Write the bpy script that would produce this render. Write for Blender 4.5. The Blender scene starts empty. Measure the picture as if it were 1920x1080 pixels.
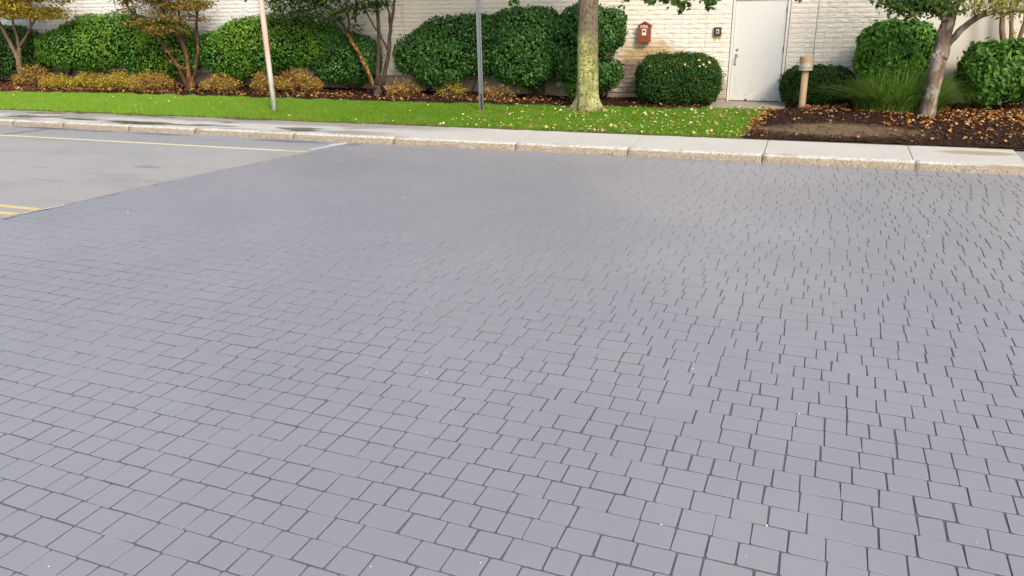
import bpy, math, random
import numpy as np
from mathutils import Matrix, Vector

random.seed(7)
rng = np.random.default_rng(7)
SC = bpy.context.scene
COL = SC.collection

# ------------------------------------------------------------------ camera
H = 2.42                                   # eye height above the road
F_PX = 1462.87                             # focal length in photo pixels (1920 wide)
TH, RO, YK = math.radians(20.3757), math.radians(-1.1975), math.radians(-21.01)
_F = np.array([0, math.cos(TH), -math.sin(TH)]); _U = np.array([0, math.sin(TH), math.cos(TH)]); _R = np.array([1., 0, 0])
_c, _s = math.cos(RO), math.sin(RO)
_Rr, _Ur = _c * _R + _s * _U, -_s * _R + _c * _U
_M = np.array([[math.cos(-YK), -math.sin(-YK), 0], [math.sin(-YK), math.cos(-YK), 0], [0, 0, 1]])
CR, CU, CF = _M @ _Rr, _M @ _Ur, _M @ _F
cam_data = bpy.data.cameras.new('camera')
cam_data.sensor_width = 36.0
cam_data.lens = F_PX / 1920 * 36.0
cam_data.clip_start = 0.05
cam_data.clip_end = 800
cam = bpy.data.objects.new('camera', cam_data)
COL.objects.link(cam)
cam.matrix_world = Matrix(((CR[0], CU[0], -CF[0], 0), (CR[1], CU[1], -CF[1], 0), (CR[2], CU[2], -CF[2], H), (0, 0, 0, 1)))
SC.camera = cam

# ------------------------------------------------------------------ sky, sun, exposure
SUN_AZ = math.radians(138)                 # clockwise from +Y
SUN_EL = math.radians(38)
world = bpy.data.worlds.new('World')
SC.world = world
world.use_nodes = True
wt = world.node_tree
wt.nodes.clear()
sky = wt.nodes.new('ShaderNodeTexSky')
sky.sky_type = 'NISHITA'
sky.sun_disc = False
sky.sun_elevation = SUN_EL
sky.sun_rotation = SUN_AZ
sky.air_density = 1.0
sky.dust_density = 2.5
bg = wt.nodes.new('ShaderNodeBackground')
bg.inputs['Strength'].default_value = 0.15
wo = wt.nodes.new('ShaderNodeOutputWorld')
wt.links.new(sky.outputs[0], bg.inputs[0])
wt.links.new(bg.outputs[0], wo.inputs[0])
sd = bpy.data.lights.new('sun', 'SUN')
sd.energy = 2.4
sd.angle = math.radians(14)
sd.color = (1.0, 0.93, 0.82)
sun = bpy.data.objects.new('sun', sd)
COL.objects.link(sun)
_dir = Vector((math.sin(SUN_AZ) * math.cos(SUN_EL), math.cos(SUN_AZ) * math.cos(SUN_EL), math.sin(SUN_EL)))
sun.rotation_euler = _dir.to_track_quat('Z', 'Y').to_euler()
sun.location = (20, -20, 30)
SC.view_settings.view_transform = 'Standard'
SC.view_settings.look = 'None'
SC.view_settings.gamma = 1
SC.view_settings.exposure = 0.42
SC.view_settings.use_curve_mapping = False
SC.render.engine = 'CYCLES'
SC.cycles.use_denoising = True
SC.cycles.max_bounces = 6


# ------------------------------------------------------------------ placing helpers
def ray(x, y):
    return CR * (x - 960) / F_PX - CU * (y - 540) / F_PX + CF


def at(x, y, Y):                           # the point seen at photo pixel (x, y) on the upright plane at depth Y
    d = ray(x, y)
    return np.array([0, 0, H]) + d * (Y / d[1])


def zg(x, y):                              # height of the verge between pavement and wall
    zw = np.interp(x, [-24, -11, -8, -5, -2, 4], [.30, .28, .25, .20, .22, .22])
    return .17 + (np.asarray(y) - 13.45) * (zw - .17) / 4.45


def gnd(x, y):                             # the verge point seen at a photo pixel
    z = .18
    d = ray(x, y)
    for _ in range(8):
        t = (z - H) / d[2]
        p = np.array([0, 0, H]) + d * t
        z = float(zg(p[0], p[1]))
    return np.array([p[0], p[1], z])


def srgb(h):
    c = [int(h[i:i + 2], 16) / 255 for i in (0, 2, 4)]
    return tuple(v / 12.92 if v <= .04045 else ((v + .055) / 1.055) ** 2.4 for v in c)


# ------------------------------------------------------------------ mesh helpers
class MB:
    def __init__(s):
        s.v, s.f, s.m = [], [], []

    def add(s, vs, fs, mi=0):
        o = len(s.v)
        s.v.extend([tuple(map(float, v)) for v in vs])
        s.f.extend([tuple(i + o for i in f) for f in fs])
        s.m.extend([mi] * len(fs))
        return s

    def box(s, a, b, mi=0, bev=0.0):
        x0, y0, z0 = a
        x1, y1, z1 = b
        if bev <= 0:
            vs = [(x0, y0, z0), (x1, y0, z0), (x1, y1, z0), (x0, y1, z0), (x0, y0, z1), (x1, y0, z1), (x1, y1, z1), (x0, y1, z1)]
            fs = [(3, 2, 1, 0), (4, 5, 6, 7), (0, 1, 5, 4), (1, 2, 6, 5), (2, 3, 7, 6), (3, 0, 4, 7)]
            return s.add(vs, fs, mi)
        import bmesh
        bm = bmesh.new()
        bmesh.ops.create_cube(bm, size=1)
        for v in bm.verts:
            v.co = Vector(((x0 + x1) / 2 + v.co.x * (x1 - x0), (y0 + y1) / 2 + v.co.y * (y1 - y0), (z0 + z1) / 2 + v.co.z * (z1 - z0)))
        bmesh.ops.bevel(bm, geom=bm.edges[:], offset=bev, segments=2, affect='EDGES', profile=.5)
        bm.verts.index_update()
        s.add([v.co for v in bm.verts], [tuple(v.index for v in f.verts) for f in bm.faces], mi)
        bm.free()
        return s

    def tube(s, pts, rad, n=8, mi=0, wob=0.0, cap=True):
        pts = np.array(pts, float)
        k = len(pts)
        rad = np.broadcast_to(np.asarray(rad, float), (k,))
        tang = np.gradient(pts, axis=0)
        tang /= np.linalg.norm(tang, axis=1)[:, None] + 1e-12
        ref = np.array([0, 1., 0]) if abs(tang[0][1]) < .9 else np.array([1., 0, 0])
        vs = []
        for i in range(k):
            a = np.cross(tang[i], ref); a /= np.linalg.norm(a)
            b = np.cross(a, tang[i])
            for j in range(n):
                t = 2 * math.pi * j / n
                r = rad[i] * (1 + (wob * rng.normal() if wob else 0))
                vs.append(pts[i] + r * (math.cos(t) * a + math.sin(t) * b))
        fs = [(i * n + j, i * n + (j + 1) % n, (i + 1) * n + (j + 1) % n, (i + 1) * n + j) for i in range(k - 1) for j in range(n)]
        if cap:
            fs.append(tuple(range(n))[::-1])
            fs.append(tuple((k - 1) * n + j for j in range(n)))
        return s.add(vs, fs, mi)

    def lathe(s, prof, c, n=20, mi=0):      # prof: (radius, z)
        vs = [(c[0] + r * math.cos(2 * math.pi * j / n), c[1] + r * math.sin(2 * math.pi * j / n), c[2] + z) for r, z in prof for j in range(n)]
        k = len(prof)
        fs = [(i * n + j, i * n + (j + 1) % n, (i + 1) * n + (j + 1) % n, (i + 1) * n + j) for i in range(k - 1) for j in range(n)]
        fs.append(tuple(range(n))[::-1])
        fs.append(tuple((k - 1) * n + j for j in range(n)))
        return s.add(vs, fs, mi)

    def mesh(s, name, mats, smooth=False):
        me = bpy.data.meshes.new(name)
        me.from_pydata(s.v, [], s.f)
        for m in (mats if isinstance(mats, (list, tuple)) else [mats]):
            me.materials.append(m)
        if len(me.materials) > 1:
            me.polygons.foreach_set('material_index', s.m)
        if smooth:
            me.polygons.foreach_set('use_smooth', [True] * len(me.polygons))
        me.update()
        return me

    def build(s, name, mats, parent=None, smooth=False):
        return link(name, s.mesh(name, mats, smooth), parent)


def fast_mesh(name, verts, faces, mat, smooth=False):
    """verts (N,3), faces (M,k) arrays -> mesh."""
    verts = np.asarray(verts, np.float32); faces = np.asarray(faces, np.int32)
    me = bpy.data.meshes.new(name)
    me.vertices.add(len(verts)); me.vertices.foreach_set('co', verts.ravel())
    m, k = faces.shape
    me.loops.add(m * k); me.loops.foreach_set('vertex_index', faces.ravel())
    me.polygons.add(m)
    me.polygons.foreach_set('loop_start', np.arange(0, m * k, k, dtype=np.int32))
    me.polygons.foreach_set('loop_total', np.full(m, k, np.int32))
    me.materials.append(mat)
    if smooth:
        me.polygons.foreach_set('use_smooth', np.ones(m, bool))
    me.update(calc_edges=True)
    me.validate()
    return me


def link(name, data, parent=None):
    o = bpy.data.objects.new(name, data)
    COL.objects.link(o)
    if parent is not None:
        o.parent = parent
    return o


def tag(o, label, cat=None, group=None, kind=None):
    o['label'] = label
    if cat: o['category'] = cat
    if group: o['group'] = group
    if kind: o['kind'] = kind
    return o


def thing(name, label, cat, group=None):   # an Empty at the origin of its parts' coordinates
    return tag(link(name, None), label, cat, group)


def settle(root, p):                       # move a finished thing's Empty to its base, parts stay where they are
    p = Vector([float(a) for a in p])
    root.location = p
    for o in list(root.children):
        o.location = Vector(o.location) - p


# ------------------------------------------------------------------ material helper
class NT:
    def __init__(s, name):
        s.mat = bpy.data.materials.new(name)
        s.mat.use_nodes = True
        s.t = s.mat.node_tree
        s.t.nodes.clear()
        s.out = s.t.nodes.new('ShaderNodeOutputMaterial')
        s.bsdf = s.t.nodes.new('ShaderNodeBsdfPrincipled')
        s.t.links.new(s.bsdf.outputs[0], s.out.inputs[0])
        s._geo = None

    def put(s, sock, v):
        if hasattr(v, 'is_output'):
            s.t.links.new(v, sock)
        else:
            if isinstance(v, tuple) and len(v) == 3 and sock.type == 'RGBA':
                v = v + (1,)
            sock.default_value = v

    def set(s, **kw):
        names = dict(color='Base Color', rough='Roughness', spec='Specular IOR Level', metal='Metallic', normal='Normal')
        for k, v in kw.items():
            s.put(s.bsdf.inputs[names[k]], v)
        return s

    def geo(s):
        if s._geo is None:
            s._geo = s.t.nodes.new('ShaderNodeNewGeometry')
        return s._geo

    def pos(s):
        return s.geo().outputs['Position']

    def island(s):
        return s.geo().outputs['Random Per Island']

    def objrand(s):
        n = s.t.nodes.new('ShaderNodeObjectInfo')
        return n.outputs['Random']

    def xyz(s):
        n = s.t.nodes.new('ShaderNodeSeparateXYZ')
        s.put(n.inputs[0], s.pos())
        return n.outputs[0], n.outputs[1], n.outputs[2]

    def scale(s, v, sc):
        n = s.t.nodes.new('ShaderNodeVectorMath'); n.operation = 'MULTIPLY'
        s.put(n.inputs[0], v); n.inputs[1].default_value = sc
        return n.outputs[0]

    def noise(s, scale, detail=4, rough=.55, vec=None, dist=0):
        n = s.t.nodes.new('ShaderNodeTexNoise')
        s.put(n.inputs['Vector'], vec if vec is not None else s.pos())
        n.inputs['Scale'].default_value = scale
        n.inputs['Detail'].default_value = detail
        n.inputs['Roughness'].default_value = rough
        n.inputs['Distortion'].default_value = dist
        return n.outputs['Fac']

    def voro(s, scale, vec=None):
        n = s.t.nodes.new('ShaderNodeTexVoronoi')
        s.put(n.inputs['Vector'], vec if vec is not None else s.pos())
        n.inputs['Scale'].default_value = scale
        return n

    def m(s, op, a, b=0.0, c=0.0, clamp=False):
        n = s.t.nodes.new('ShaderNodeMath'); n.operation = op; n.use_clamp = clamp
        for i, v in enumerate((a, b, c)):
            s.put(n.inputs[i], v)
        return n.outputs[0]

    def step(s, v, lo, hi):                # smooth 0..1 between lo and hi
        n = s.t.nodes.new('ShaderNodeMapRange'); n.interpolation_type = 'SMOOTHSTEP'
        s.put(n.inputs[0], v)
        n.inputs[1].default_value = lo; n.inputs[2].default_value = hi
        n.inputs[3].default_value = 0; n.inputs[4].default_value = 1
        return n.outputs[0]

    def mix(s, fac, a, b, mode='MIX'):
        n = s.t.nodes.new('ShaderNodeMix'); n.data_type = 'RGBA'; n.blend_type = mode
        s.put(n.inputs[0], fac); s.put(n.inputs[6], a); s.put(n.inputs[7], b)
        return n.outputs[2]

    def ramp(s, fac, stops, interp='LINEAR'):
        n = s.t.nodes.new('ShaderNodeValToRGB')
        s.put(n.inputs[0], fac)
        e = n.color_ramp.elements
        n.color_ramp.interpolation = interp
        while len(e) < len(stops):
            e.new(.5)
        for i, (p, c) in enumerate(stops):
            e[i].position = p; e[i].color = tuple(c) + (1,)
        return n.outputs[0]

    def bump(s, h, strength=.5, dist=.01):
        n = s.t.nodes.new('ShaderNodeBump')
        s.put(n.inputs['Height'], h)
        n.inputs['Strength'].default_value = strength
        n.inputs['Distance'].default_value = dist
        s.t.links.new(n.outputs[0], s.bsdf.inputs['Normal'])
        return s

    def blob(s, a, b, ca, cb, ra, rb, soft=.6, wob=0.5, nscale=3):
        """1 inside an uneven ellipse in two coordinates, 0 outside."""
        da = s.m('DIVIDE', s.m('SUBTRACT', a, ca), ra)
        db = s.m('DIVIDE', s.m('SUBTRACT', b, cb), rb)
        d = s.m('SQRT', s.m('ADD', s.m('MULTIPLY', da, da), s.m('MULTIPLY', db, db)))
        d = s.m('ADD', d, s.m('MULTIPLY', s.m('SUBTRACT', s.noise(nscale, 4), .5), wob * 2))
        return s.step(d, 1 + soft * .5, 1 - soft * .5)


def leaf_mat(name, stops, trans=.3, rough=.42, spec=.4, patch=None):
    rough, spec = max(rough, .5), min(spec, .25)
    t = NT(name)
    c = t.ramp(t.island(), stops)
    if patch:
        c = t.mix(t.m('MULTIPLY', t.step(t.noise(patch[1], 3), .42, .62), patch[2]), c, patch[0])
    t.set(color=c, rough=rough, spec=spec)
    tr = t.t.nodes.new('ShaderNodeBsdfTranslucent')
    t.put(tr.inputs[0], c)
    mx = t.t.nodes.new('ShaderNodeMixShader')
    mx.inputs[0].default_value = trans
    t.t.links.new(t.bsdf.outputs[0], mx.inputs[1]); t.t.links.new(tr.outputs[0], mx.inputs[2])
    t.t.links.new(mx.outputs[0], t.out.inputs[0])
    return t.mat


def flat_mat(name, col, rough=.5, metal=0.0, var=.12, nscale=6, bump=0.0):
    t = NT(name)
    n = t.noise(nscale, 5)
    c = t.mix(n, tuple(v * (1 - var) for v in col), tuple(min(1, v * (1 + var)) for v in col))
    t.set(color=c, rough=rough, metal=metal)
    if bump:
        t.bump(t.noise(nscale * 8, 4), .4, bump)
    return t.mat


def bark_mat(name, dark, light, nscale=14, flake=None):
    t = NT(name)
    v = t.scale(t.pos(), (1, 1, .25))
    n = t.noise(nscale, 6, .65, v, .6)
    c = t.ramp(n, [(.32, dark), (.62, light)])
    if flake:
        c = t.mix(t.step(t.noise(flake[1], 4, .6, t.scale(t.pos(), (1, 1, .45))), .52, .6), c, flake[0])
    t.set(color=c, rough=.85, spec=.2)
    t.bump(n, .8, .02)
    return t.mat


# ------------------------------------------------------------------ materials
M = {}
t = NT('paver_coating')
big = t.noise(.55, 3)
fine = t.noise(90, 4, .7)
c = t.mix(t.step(big, .35, .65), (.290, .282, .296), (.318, .308, .316))
c = t.mix(t.m('MULTIPLY', t.step(t.noise(1.6, 4), .5, .7), .35), c, (.282, .283, .281))
c = t.mix(t.m('MULTIPLY', t.island(), .13), c, (.33, .312, .314))
c = t.mix(t.m('MULTIPLY', t.step(t.noise(5, 6, .75, t.scale(t.pos(), (1, .5, 1))), .58, .72), .15), c, (.24, .236, .244))
c = t.mix(t.m('MULTIPLY', t.step(fine, .55, .75), .22), c, (.2, .198, .206))
t.set(color=c, rough=t.m('ADD', .34, t.m('MULTIPLY', fine, .2)), spec=.5)
t.bump(t.m('ADD', t.noise(160, 3, .7), t.m('MULTIPLY', t.noise(25, 3), .6)), .25, .003)
M['paver'] = t.mat
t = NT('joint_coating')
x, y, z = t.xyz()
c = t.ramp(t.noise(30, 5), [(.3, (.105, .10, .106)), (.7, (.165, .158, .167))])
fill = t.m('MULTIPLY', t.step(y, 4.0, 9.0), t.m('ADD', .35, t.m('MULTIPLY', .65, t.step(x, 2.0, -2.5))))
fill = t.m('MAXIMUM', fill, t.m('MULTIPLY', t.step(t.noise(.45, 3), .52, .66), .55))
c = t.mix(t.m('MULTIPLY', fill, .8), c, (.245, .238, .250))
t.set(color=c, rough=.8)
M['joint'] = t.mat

t = NT('asphalt_road')
x, y, z = t.xyz()
n1 = t.noise(.5, 4); n2 = t.noise(140, 3, .8)
c = t.mix(t.step(n1, .35, .65), (.385, .37, .352), (.435, .405, .372))
c = t.mix(t.step(y, 11.9, 11.1), (.33, .328, .328), c)
c = t.mix(t.m('MULTIPLY', t.step(n2, .52, .72), .5), c, (.56, .54, .52))
c = t.mix(t.m('MULTIPLY', t.step(n2, .46, .3), .6), c, (.10, .10, .105))
n5 = t.noise(34, 5, .75)
c = t.mix(t.m('MULTIPLY', t.step(n5, .56, .68), .35), c, (.60, .58, .55))
c = t.mix(t.m('MULTIPLY', t.step(n5, .44, .34), .35), c, (.18, .175, .17))
c = t.mix(t.m('MULTIPLY', t.step(t.noise(1.1, 5, .6, t.scale(t.pos(), (.35, 1.4, 1))), .5, .7), .4), c, (.27, .262, .255))
for (cx, cy, ra, rb, k) in [(-9.85, 9.5, .26, .09, .4), (-11.6, 9.0, .2, .025, .35), (-12.6, 10.3, .22, .03, .3), (-10.6, 11.9, .3, .06, .2), (-12.2, 12.2, .7, .08, .6), (-13.8, 12.2, .5, .08, .6), (-15.2, 12.25, .9, .1, .7), (-9.0, 12.15, .8, .1, .6), (-10.6, 8.3, .4, .03, .25)]:
    c = t.mix(t.m('MULTIPLY', t.blob(x, y, cx, cy, ra, rb, 1.0, .9, 7), k), c, (.10, .095, .095))
sx = t.m('SUBTRACT', y, t.m('ADD', 11.34, t.m('MULTIPLY', t.m('ADD', x, 15.52), 2.3)))
c = t.mix(t.m('MULTIPLY', t.step(t.m('ABSOLUTE', t.m('ADD', sx, t.m('MULTIPLY', t.noise(4), .15))), .28, .12), .75), c, (.13, .125, .125))
t.set(color=c, rough=.8, spec=.3)
t.bump(n2, .7, .006)
M['asphalt'] = t.mat

t = NT('concrete_slab')
x, y, z = t.xyz()
n1 = t.noise(1.3, 5); n2 = t.noise(60, 4, .7)
c = t.mix(n1, (.50, .475, .42), (.62, .59, .525))
c = t.mix(t.m('MULTIPLY', t.step(n2, .6, .75), .5), c, (.3, .28, .25))
# weathered, damp pavement to the left
damp = t.m('MULTIPLY', t.step(x, -6.2, -8.2), t.step(t.noise(.9, 4, .5, t.scale(t.pos(), (.55, 2.2, 1)), .6), .44, .53))
strip = t.m('MULTIPLY', t.step(x, -5.2, -7.5), t.step(t.m('ADD', y, t.m('MULTIPLY', t.noise(.8), .5)), 13.22, 13.5))
damp = t.m('MAXIMUM', damp, strip)
wet = t.m('MULTIPLY', t.step(x, -7.2, -9), t.step(t.noise(.8, 3, .5, t.scale(t.pos(), (.5, 3.0, 1)), .4), .53, .58))
c = t.mix(t.m('MULTIPLY', t.step(x, -4, -8), .35), c, (.56, .55, .53))
c = t.mix(t.m('MULTIPLY', damp, .75), c, (.29, .26, .22))
c = t.mix(t.m('MULTIPLY', wet, .85), c, (.13, .12, .085))
st = t.blob(x, y, 2.35, 13.12, .55, .13, .35, .35, 3)
c = t.mix(t.m('MULTIPLY', st, .75), c, (.34, .26, .14))
t.set(color=c, rough=t.m('SUBTRACT', .8, t.m('ADD', t.m('MULTIPLY', damp, .25), t.m('MULTIPLY', wet, .5))), spec=.4)
t.bump(t.m('MULTIPLY', n2, t.m('SUBTRACT', 1, wet)), .25, .005)
M['slab'] = t.mat

t = NT('kerb_aggregate')
x, y, z = t.xyz()
n = t.noise(38, 4, .7); n3 = t.noise(2.5, 4)
c = t.ramp(n, [(.34, (.15, .115, .08)), (.46, (.29, .235, .17)), (.6, (.40, .345, .265)), (.72, (.57, .52, .43))])
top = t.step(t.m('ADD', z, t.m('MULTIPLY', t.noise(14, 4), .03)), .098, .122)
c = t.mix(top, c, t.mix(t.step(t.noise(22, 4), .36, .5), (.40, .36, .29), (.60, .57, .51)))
c = t.mix(t.m('MULTIPLY', t.step(n3, .52, .68), .6), c, (.30, .23, .15))
t.set(color=c, rough=.9, spec=.2)
t.bump(n, .6, .012)
M['kerb'] = t.mat
M['step'] = flat_mat('doorstep_concrete', (.34, .285, .21), .85, 0, .2, 3, .004)

t = NT('split_face_paint')
x, y, z = t.xyz()
c = t.mix(t.noise(1.2, 4), (.83, .75, .61), (.89, .825, .70))
c = t.mix(t.m('MULTIPLY', t.objrand(), .10), c, (.62, .57, .48))
c = t.mix(t.m('MULTIPLY', t.step(x, -9.5, -12.5), .85), c, (.80, .80, .79))
c = t.mix(t.m('MULTIPLY', t.step(t.noise(45, 4, .7), .6, .72), .2), c, (.42, .37, .29))
s1 = t.blob(x, z, -3.55, 1.05, .75, .42, .9, .55, 3.2)       # brown water stain under the alarm box
c = t.mix(t.m('MULTIPLY', s1, .85), c, (.46, .29, .11))
s2 = t.blob(x, z, -3.68, .66, .80, .42, .7, .6, 3.6)          # dark dirt beside the box hedge
c = t.mix(t.m('MULTIPLY', s2, .88), c, (.15, .115, .09))
s3 = t.blob(x, z, -1.93, .42, .18, .35, .8, .5, 5)
c = t.mix(t.m('MULTIPLY', s3, .6), c, (.26, .18, .12))
for bx in (-2.105, -2.015):
    c = t.mix(t.m('MULTIPLY', t.blob(x, z, bx, 1.56, .035, .085, .7, .5, 14), .9), c, (.62, .36, .06))
strk = t.m('MULTIPLY', t.step(t.noise(5, 5, .6, t.scale(t.pos(), (1, 1, .12))), .56, .70), .28)
c = t.mix(strk, c, (.50, .43, .32))
low = t.m('MULTIPLY', t.step(z, .75, .30), t.step(t.noise(2.2, 4), .35, .65))
c = t.mix(t.m('MULTIPLY', low, .45), c, (.36, .30, .22))
t.set(color=c, rough=.75, spec=.3)
t.bump(t.noise(38, 5, .7), .3, .006)
M['block'] = t.mat
M['mortar'] = flat_mat('mortar_paint', (.44, .40, .34), .9, 0, .25, 12)
t = NT('plinth_concrete')
x, y, z = t.xyz()
c = t.mix(t.noise(1.5, 5), (.36, .29, .22), (.50, .42, .33))
c = t.mix(t.m('MULTIPLY', t.step(t.noise(3.5, 5, .6, t.scale(t.pos(), (1, 1, .4))), .5, .66), .5), c, (.25, .19, .14))
t.set(color=c, rough=.85, spec=.2); t.bump(t.noise(50, 4), .3, .005)
M['plinth'] = t.mat
t = NT('smooth_wall_paint')
c = t.mix(t.noise(.8, 4), (.66, .60, .49), (.74, .68, .57))
c = t.mix(t.m('MULTIPLY', t.step(t.noise(2.5, 5), .55, .7), .25), c, (.5, .44, .34))
t.set(color=c, rough=.7); t.bump(t.noise(70, 4), .2, .004)
M['stucco'] = t.mat
t = NT('white_door_paint')
x, y, z = t.xyz()
c = t.mix(t.noise(1.4, 5), (.67, .66, .615), (.72, .71, .67))
c = t.mix(t.m('MULTIPLY', t.m('MULTIPLY', t.step(z, .75, .25), t.step(t.noise(9, 5, .7), .45, .68)), .5), c, (.42, .38, .30))
c = t.mix(t.m('MULTIPLY', t.step(t.noise(6, 5, .65, t.scale(t.pos(), (1, 1, .2))), .58, .72), .18), c, (.48, .44, .36))
t.set(color=c, rough=.45); t.bump(t.noise(3, 3), .15, .02)
M['white'] = t.mat
M['frame'] = flat_mat('cream_frame_paint', (.74, .71, .65), .45, 0, .03, 3)
M['steel'] = flat_mat('worn_steel', (.42, .41, .39), .38, .9, .15, 20)
M['darksteel'] = flat_mat('dark_steel', (.10, .10, .10), .45, .6, .2, 20)
M['black'] = flat_mat('black_plastic', (.02, .02, .02), .5, 0, .2, 20)
M['galv'] = flat_mat('galvanised_steel', (.36, .37, .38), .45, .75, .15, 25)
t = NT('red_box_paint')
c = t.mix(t.noise(9, 5), (.24, .048, .024), (.31, .075, .036))
c = t.mix(t.m('MULTIPLY', t.step(t.noise(25, 5), .6, .72), .5), c, (.20, .09, .06))
t.set(color=c, rough=.55, spec=.3); M['red'] = t.mat
M['rust'] = flat_mat('brown_box_paint', (.05, .026, .017), .6, 0, .3, 30)
M['offwhite'] = flat_mat('offwhite_print', (.78, .75, .68), .5, 0, .05, 20)
M['lightgrey'] = flat_mat('grey_plate', (.55, .55, .52), .5, .2, .1, 30)
M['tan'] = flat_mat('tan_bollard_paint', (.44, .30, .165), .5, 0, .18, 7)
t = NT('bollard_lens'); t.set(color=(.62, .56, .44), rough=.25, spec=.6); M['lens'] = t.mat
M['ring'] = flat_mat('faded_ring_paint', (.46, .40, .30), .5, 0, .12, 12)
t = NT('faded_pole_paint')
x, y, z = t.xyz()
c = t.mix(t.step(t.m('ADD', z, t.m('MULTIPLY', t.noise(3), .3)), 1.15, 1.75), (.80, .77, .73), (.70, .43, .34))
c = t.mix(t.step(z, 1.9, 2.6), c, (.64, .36, .30))
c = t.mix(t.m('MULTIPLY', t.step(t.noise(18, 5, .65, t.scale(t.pos(), (1, 1, .4))), .56, .64), t.m('MULTIPLY', t.step(z, 1.5, .5), .6)), c, (.40, .29, .20))
t.set(color=c, rough=.55); M['pole'] = t.mat
M['yellow'] = None
for nm, a, b in (('yellow', (.74, .58, .22), (.50, .45, .34)), ('pale_line', (.80, .72, .46), (.55, .52, .44)), ('white_line', (.70, .70, .68), (.42, .41, .41))):
    t = NT(nm + '_road_paint')
    t.set(color=t.mix(t.step(t.noise(26, 5, .7), .50, .66), a, b), rough=.75)
    M[nm] = t.mat
t = NT('mulch_soil')
x, y, z = t.xyz()
c = t.ramp(t.noise(28, 6, .7), [(.35, (.020, .010, .007)), (.55, (.055, .026, .017)), (.75, (.12, .062, .04))])
c = t.mix(t.step(x, -17, -21), c, (.13, .055, .032))
c = t.mix(t.m('MULTIPLY', t.blob(x, y, .45, 14.35, 1.3, .45, .9, .6, 2.6), .9), c, t.mix(t.step(t.noise(42, 5, .75), .35, .65), (.11, .066, .033), (.34, .24, .14)))
t.set(color=c, rough=.95, spec=.15)
t.bump(t.noise(45, 5, .7), 1.0, .03)
M['mulch'] = t.mat
t = NT('lawn_soil')
x, y, z = t.xyz()
c = t.mix(t.noise(3, 4), (.075, .13, .016), (.10, .17, .02))
c = t.mix(t.step(t.m('ADD', y, t.m('MULTIPLY', t.noise(5), .25)), 13.78, 13.62), c, (.13, .085, .045))
t.set(color=c, rough=.95, spec=.1); M['lawn'] = t.mat

t = NT('grass_blade')
x, y, z = t.xyz()
c = t.ramp(t.island(), [(0, (.105, .25, .014)), (.5, (.165, .33, .022)), (1, (.235, .40, .034))])
c = t.mix(t.m('MULTIPLY', t.step(t.noise(.8, 4), .45, .65), .5), c, (.22, .40, .03))
c = t.mix(t.m('MULTIPLY', t.step(x, -7, -17), .75), c, (.30, .52, .05))
c = t.mix(t.m('MULTIPLY', t.step(t.noise(1.7, 5, .65), .50, .68), .6), c, (.31, .33, .06))
t.set(color=c, rough=.5, spec=.3)
tr = t.t.nodes.new('ShaderNodeBsdfTranslucent'); t.put(tr.inputs[0], c)
mx = t.t.nodes.new('ShaderNodeMixShader'); mx.inputs[0].default_value = .35
t.t.links.new(t.bsdf.outputs[0], mx.inputs[1]); t.t.links.new(tr.outputs[0], mx.inputs[2]); t.t.links.new(mx.outputs[0], t.out.inputs[0])
M['grass'] = t.mat
M['leaf_orange'] = leaf_mat('fallen_orange_leaf', [(0, (.30, .09, .02)), (.35, (.50, .20, .05)), (.6, (.62, .34, .11)), (.8, (.30, .13, .05)), (1, (.72, .55, .30))], .15, .6, .2)
M['leaf_pale'] = leaf_mat('fallen_pale_leaf', [(0, (.62, .42, .10)), (.3, (.70, .55, .25)), (.55, (.78, .70, .48)), (.8, (.55, .26, .06)), (1, (.75, .62, .2))], .15, .6, .2)
M['chip'] = leaf_mat('mulch_chip', [(0, (.018, .010, .007)), (.6, (.05, .024, .015)), (1, (.13, .07, .045))], 0, .9, .1)
EV = [(0, (.026, .085, .016)), (.4, (.066, .205, .027)), (.8, (.13, .32, .04)), (1, (.22, .41, .06))]
M['ever'] = leaf_mat('evergreen_leaf', EV, .18, .36, .5, ((.18, .31, .02), .7, .65))
M['ever_dark'] = leaf_mat('dark_evergreen_leaf', [(0, (.020, .066, .014)), (.5, (.048, .14, .027)), (1, (.115, .25, .048))], .15, .36, .5)
M['box'] = leaf_mat('boxwood_leaf', [(0, (.014, .045, .008)), (.5, (.03, .088, .013)), (1, (.06, .14, .02))], .2, .4, .45, ((.05, .10, .015), 1.5, .5))
M['bright'] = leaf_mat('glossy_leaf', [(0, (.034, .10, .012)), (.5, (.08, .20, .024)), (1, (.155, .30, .05))], .25, .28, .55)
M['fresh'] = leaf_mat('fresh_leaf', [(0, (.06, .17, .015)), (1, (.12, .26, .03))], .3)
M['spirea_y'] = leaf_mat('yellow_spirea_leaf', [(0, (.22, .12, .02)), (.3, (.40, .28, .03)), (.7, (.60, .47, .05)), (1, (.40, .37, .06))], .3, .5, .2)
M['spirea_o'] = leaf_mat('bronze_spirea_leaf', [(0, (.16, .07, .02)), (.4, (.42, .22, .05)), (.8, (.55, .38, .09)), (1, (.42, .38, .08))], .3, .5, .2)
M['maple_y'] = leaf_mat('yellow_maple_leaf', [(0, (.34, .15, .02)), (.35, (.54, .36, .04)), (.7, (.44, .40, .06)), (1, (.16, .23, .035))], .35, .5, .2)
M['maple_o'] = leaf_mat('bronze_maple_leaf', [(0, (.42, .17, .05)), (.3, (.36, .23, .06)), (.65, (.25, .23, .05)), (1, (.13, .19, .04))], .35, .5, .2)
M['maple_g'] = leaf_mat('green_maple_leaf', [(0, (.028, .065, .014)), (.5, (.055, .11, .02)), (.85, (.11, .15, .03)), (1, (.30, .22, .04))], .3, .45, .35)
M['shade_leaf'] = leaf_mat('street_maple_leaf', [(0, (.035, .085, .015)), (.6, (.06, .13, .022)), (1, (.11, .17, .03))], .35, .45, .3)
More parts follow.
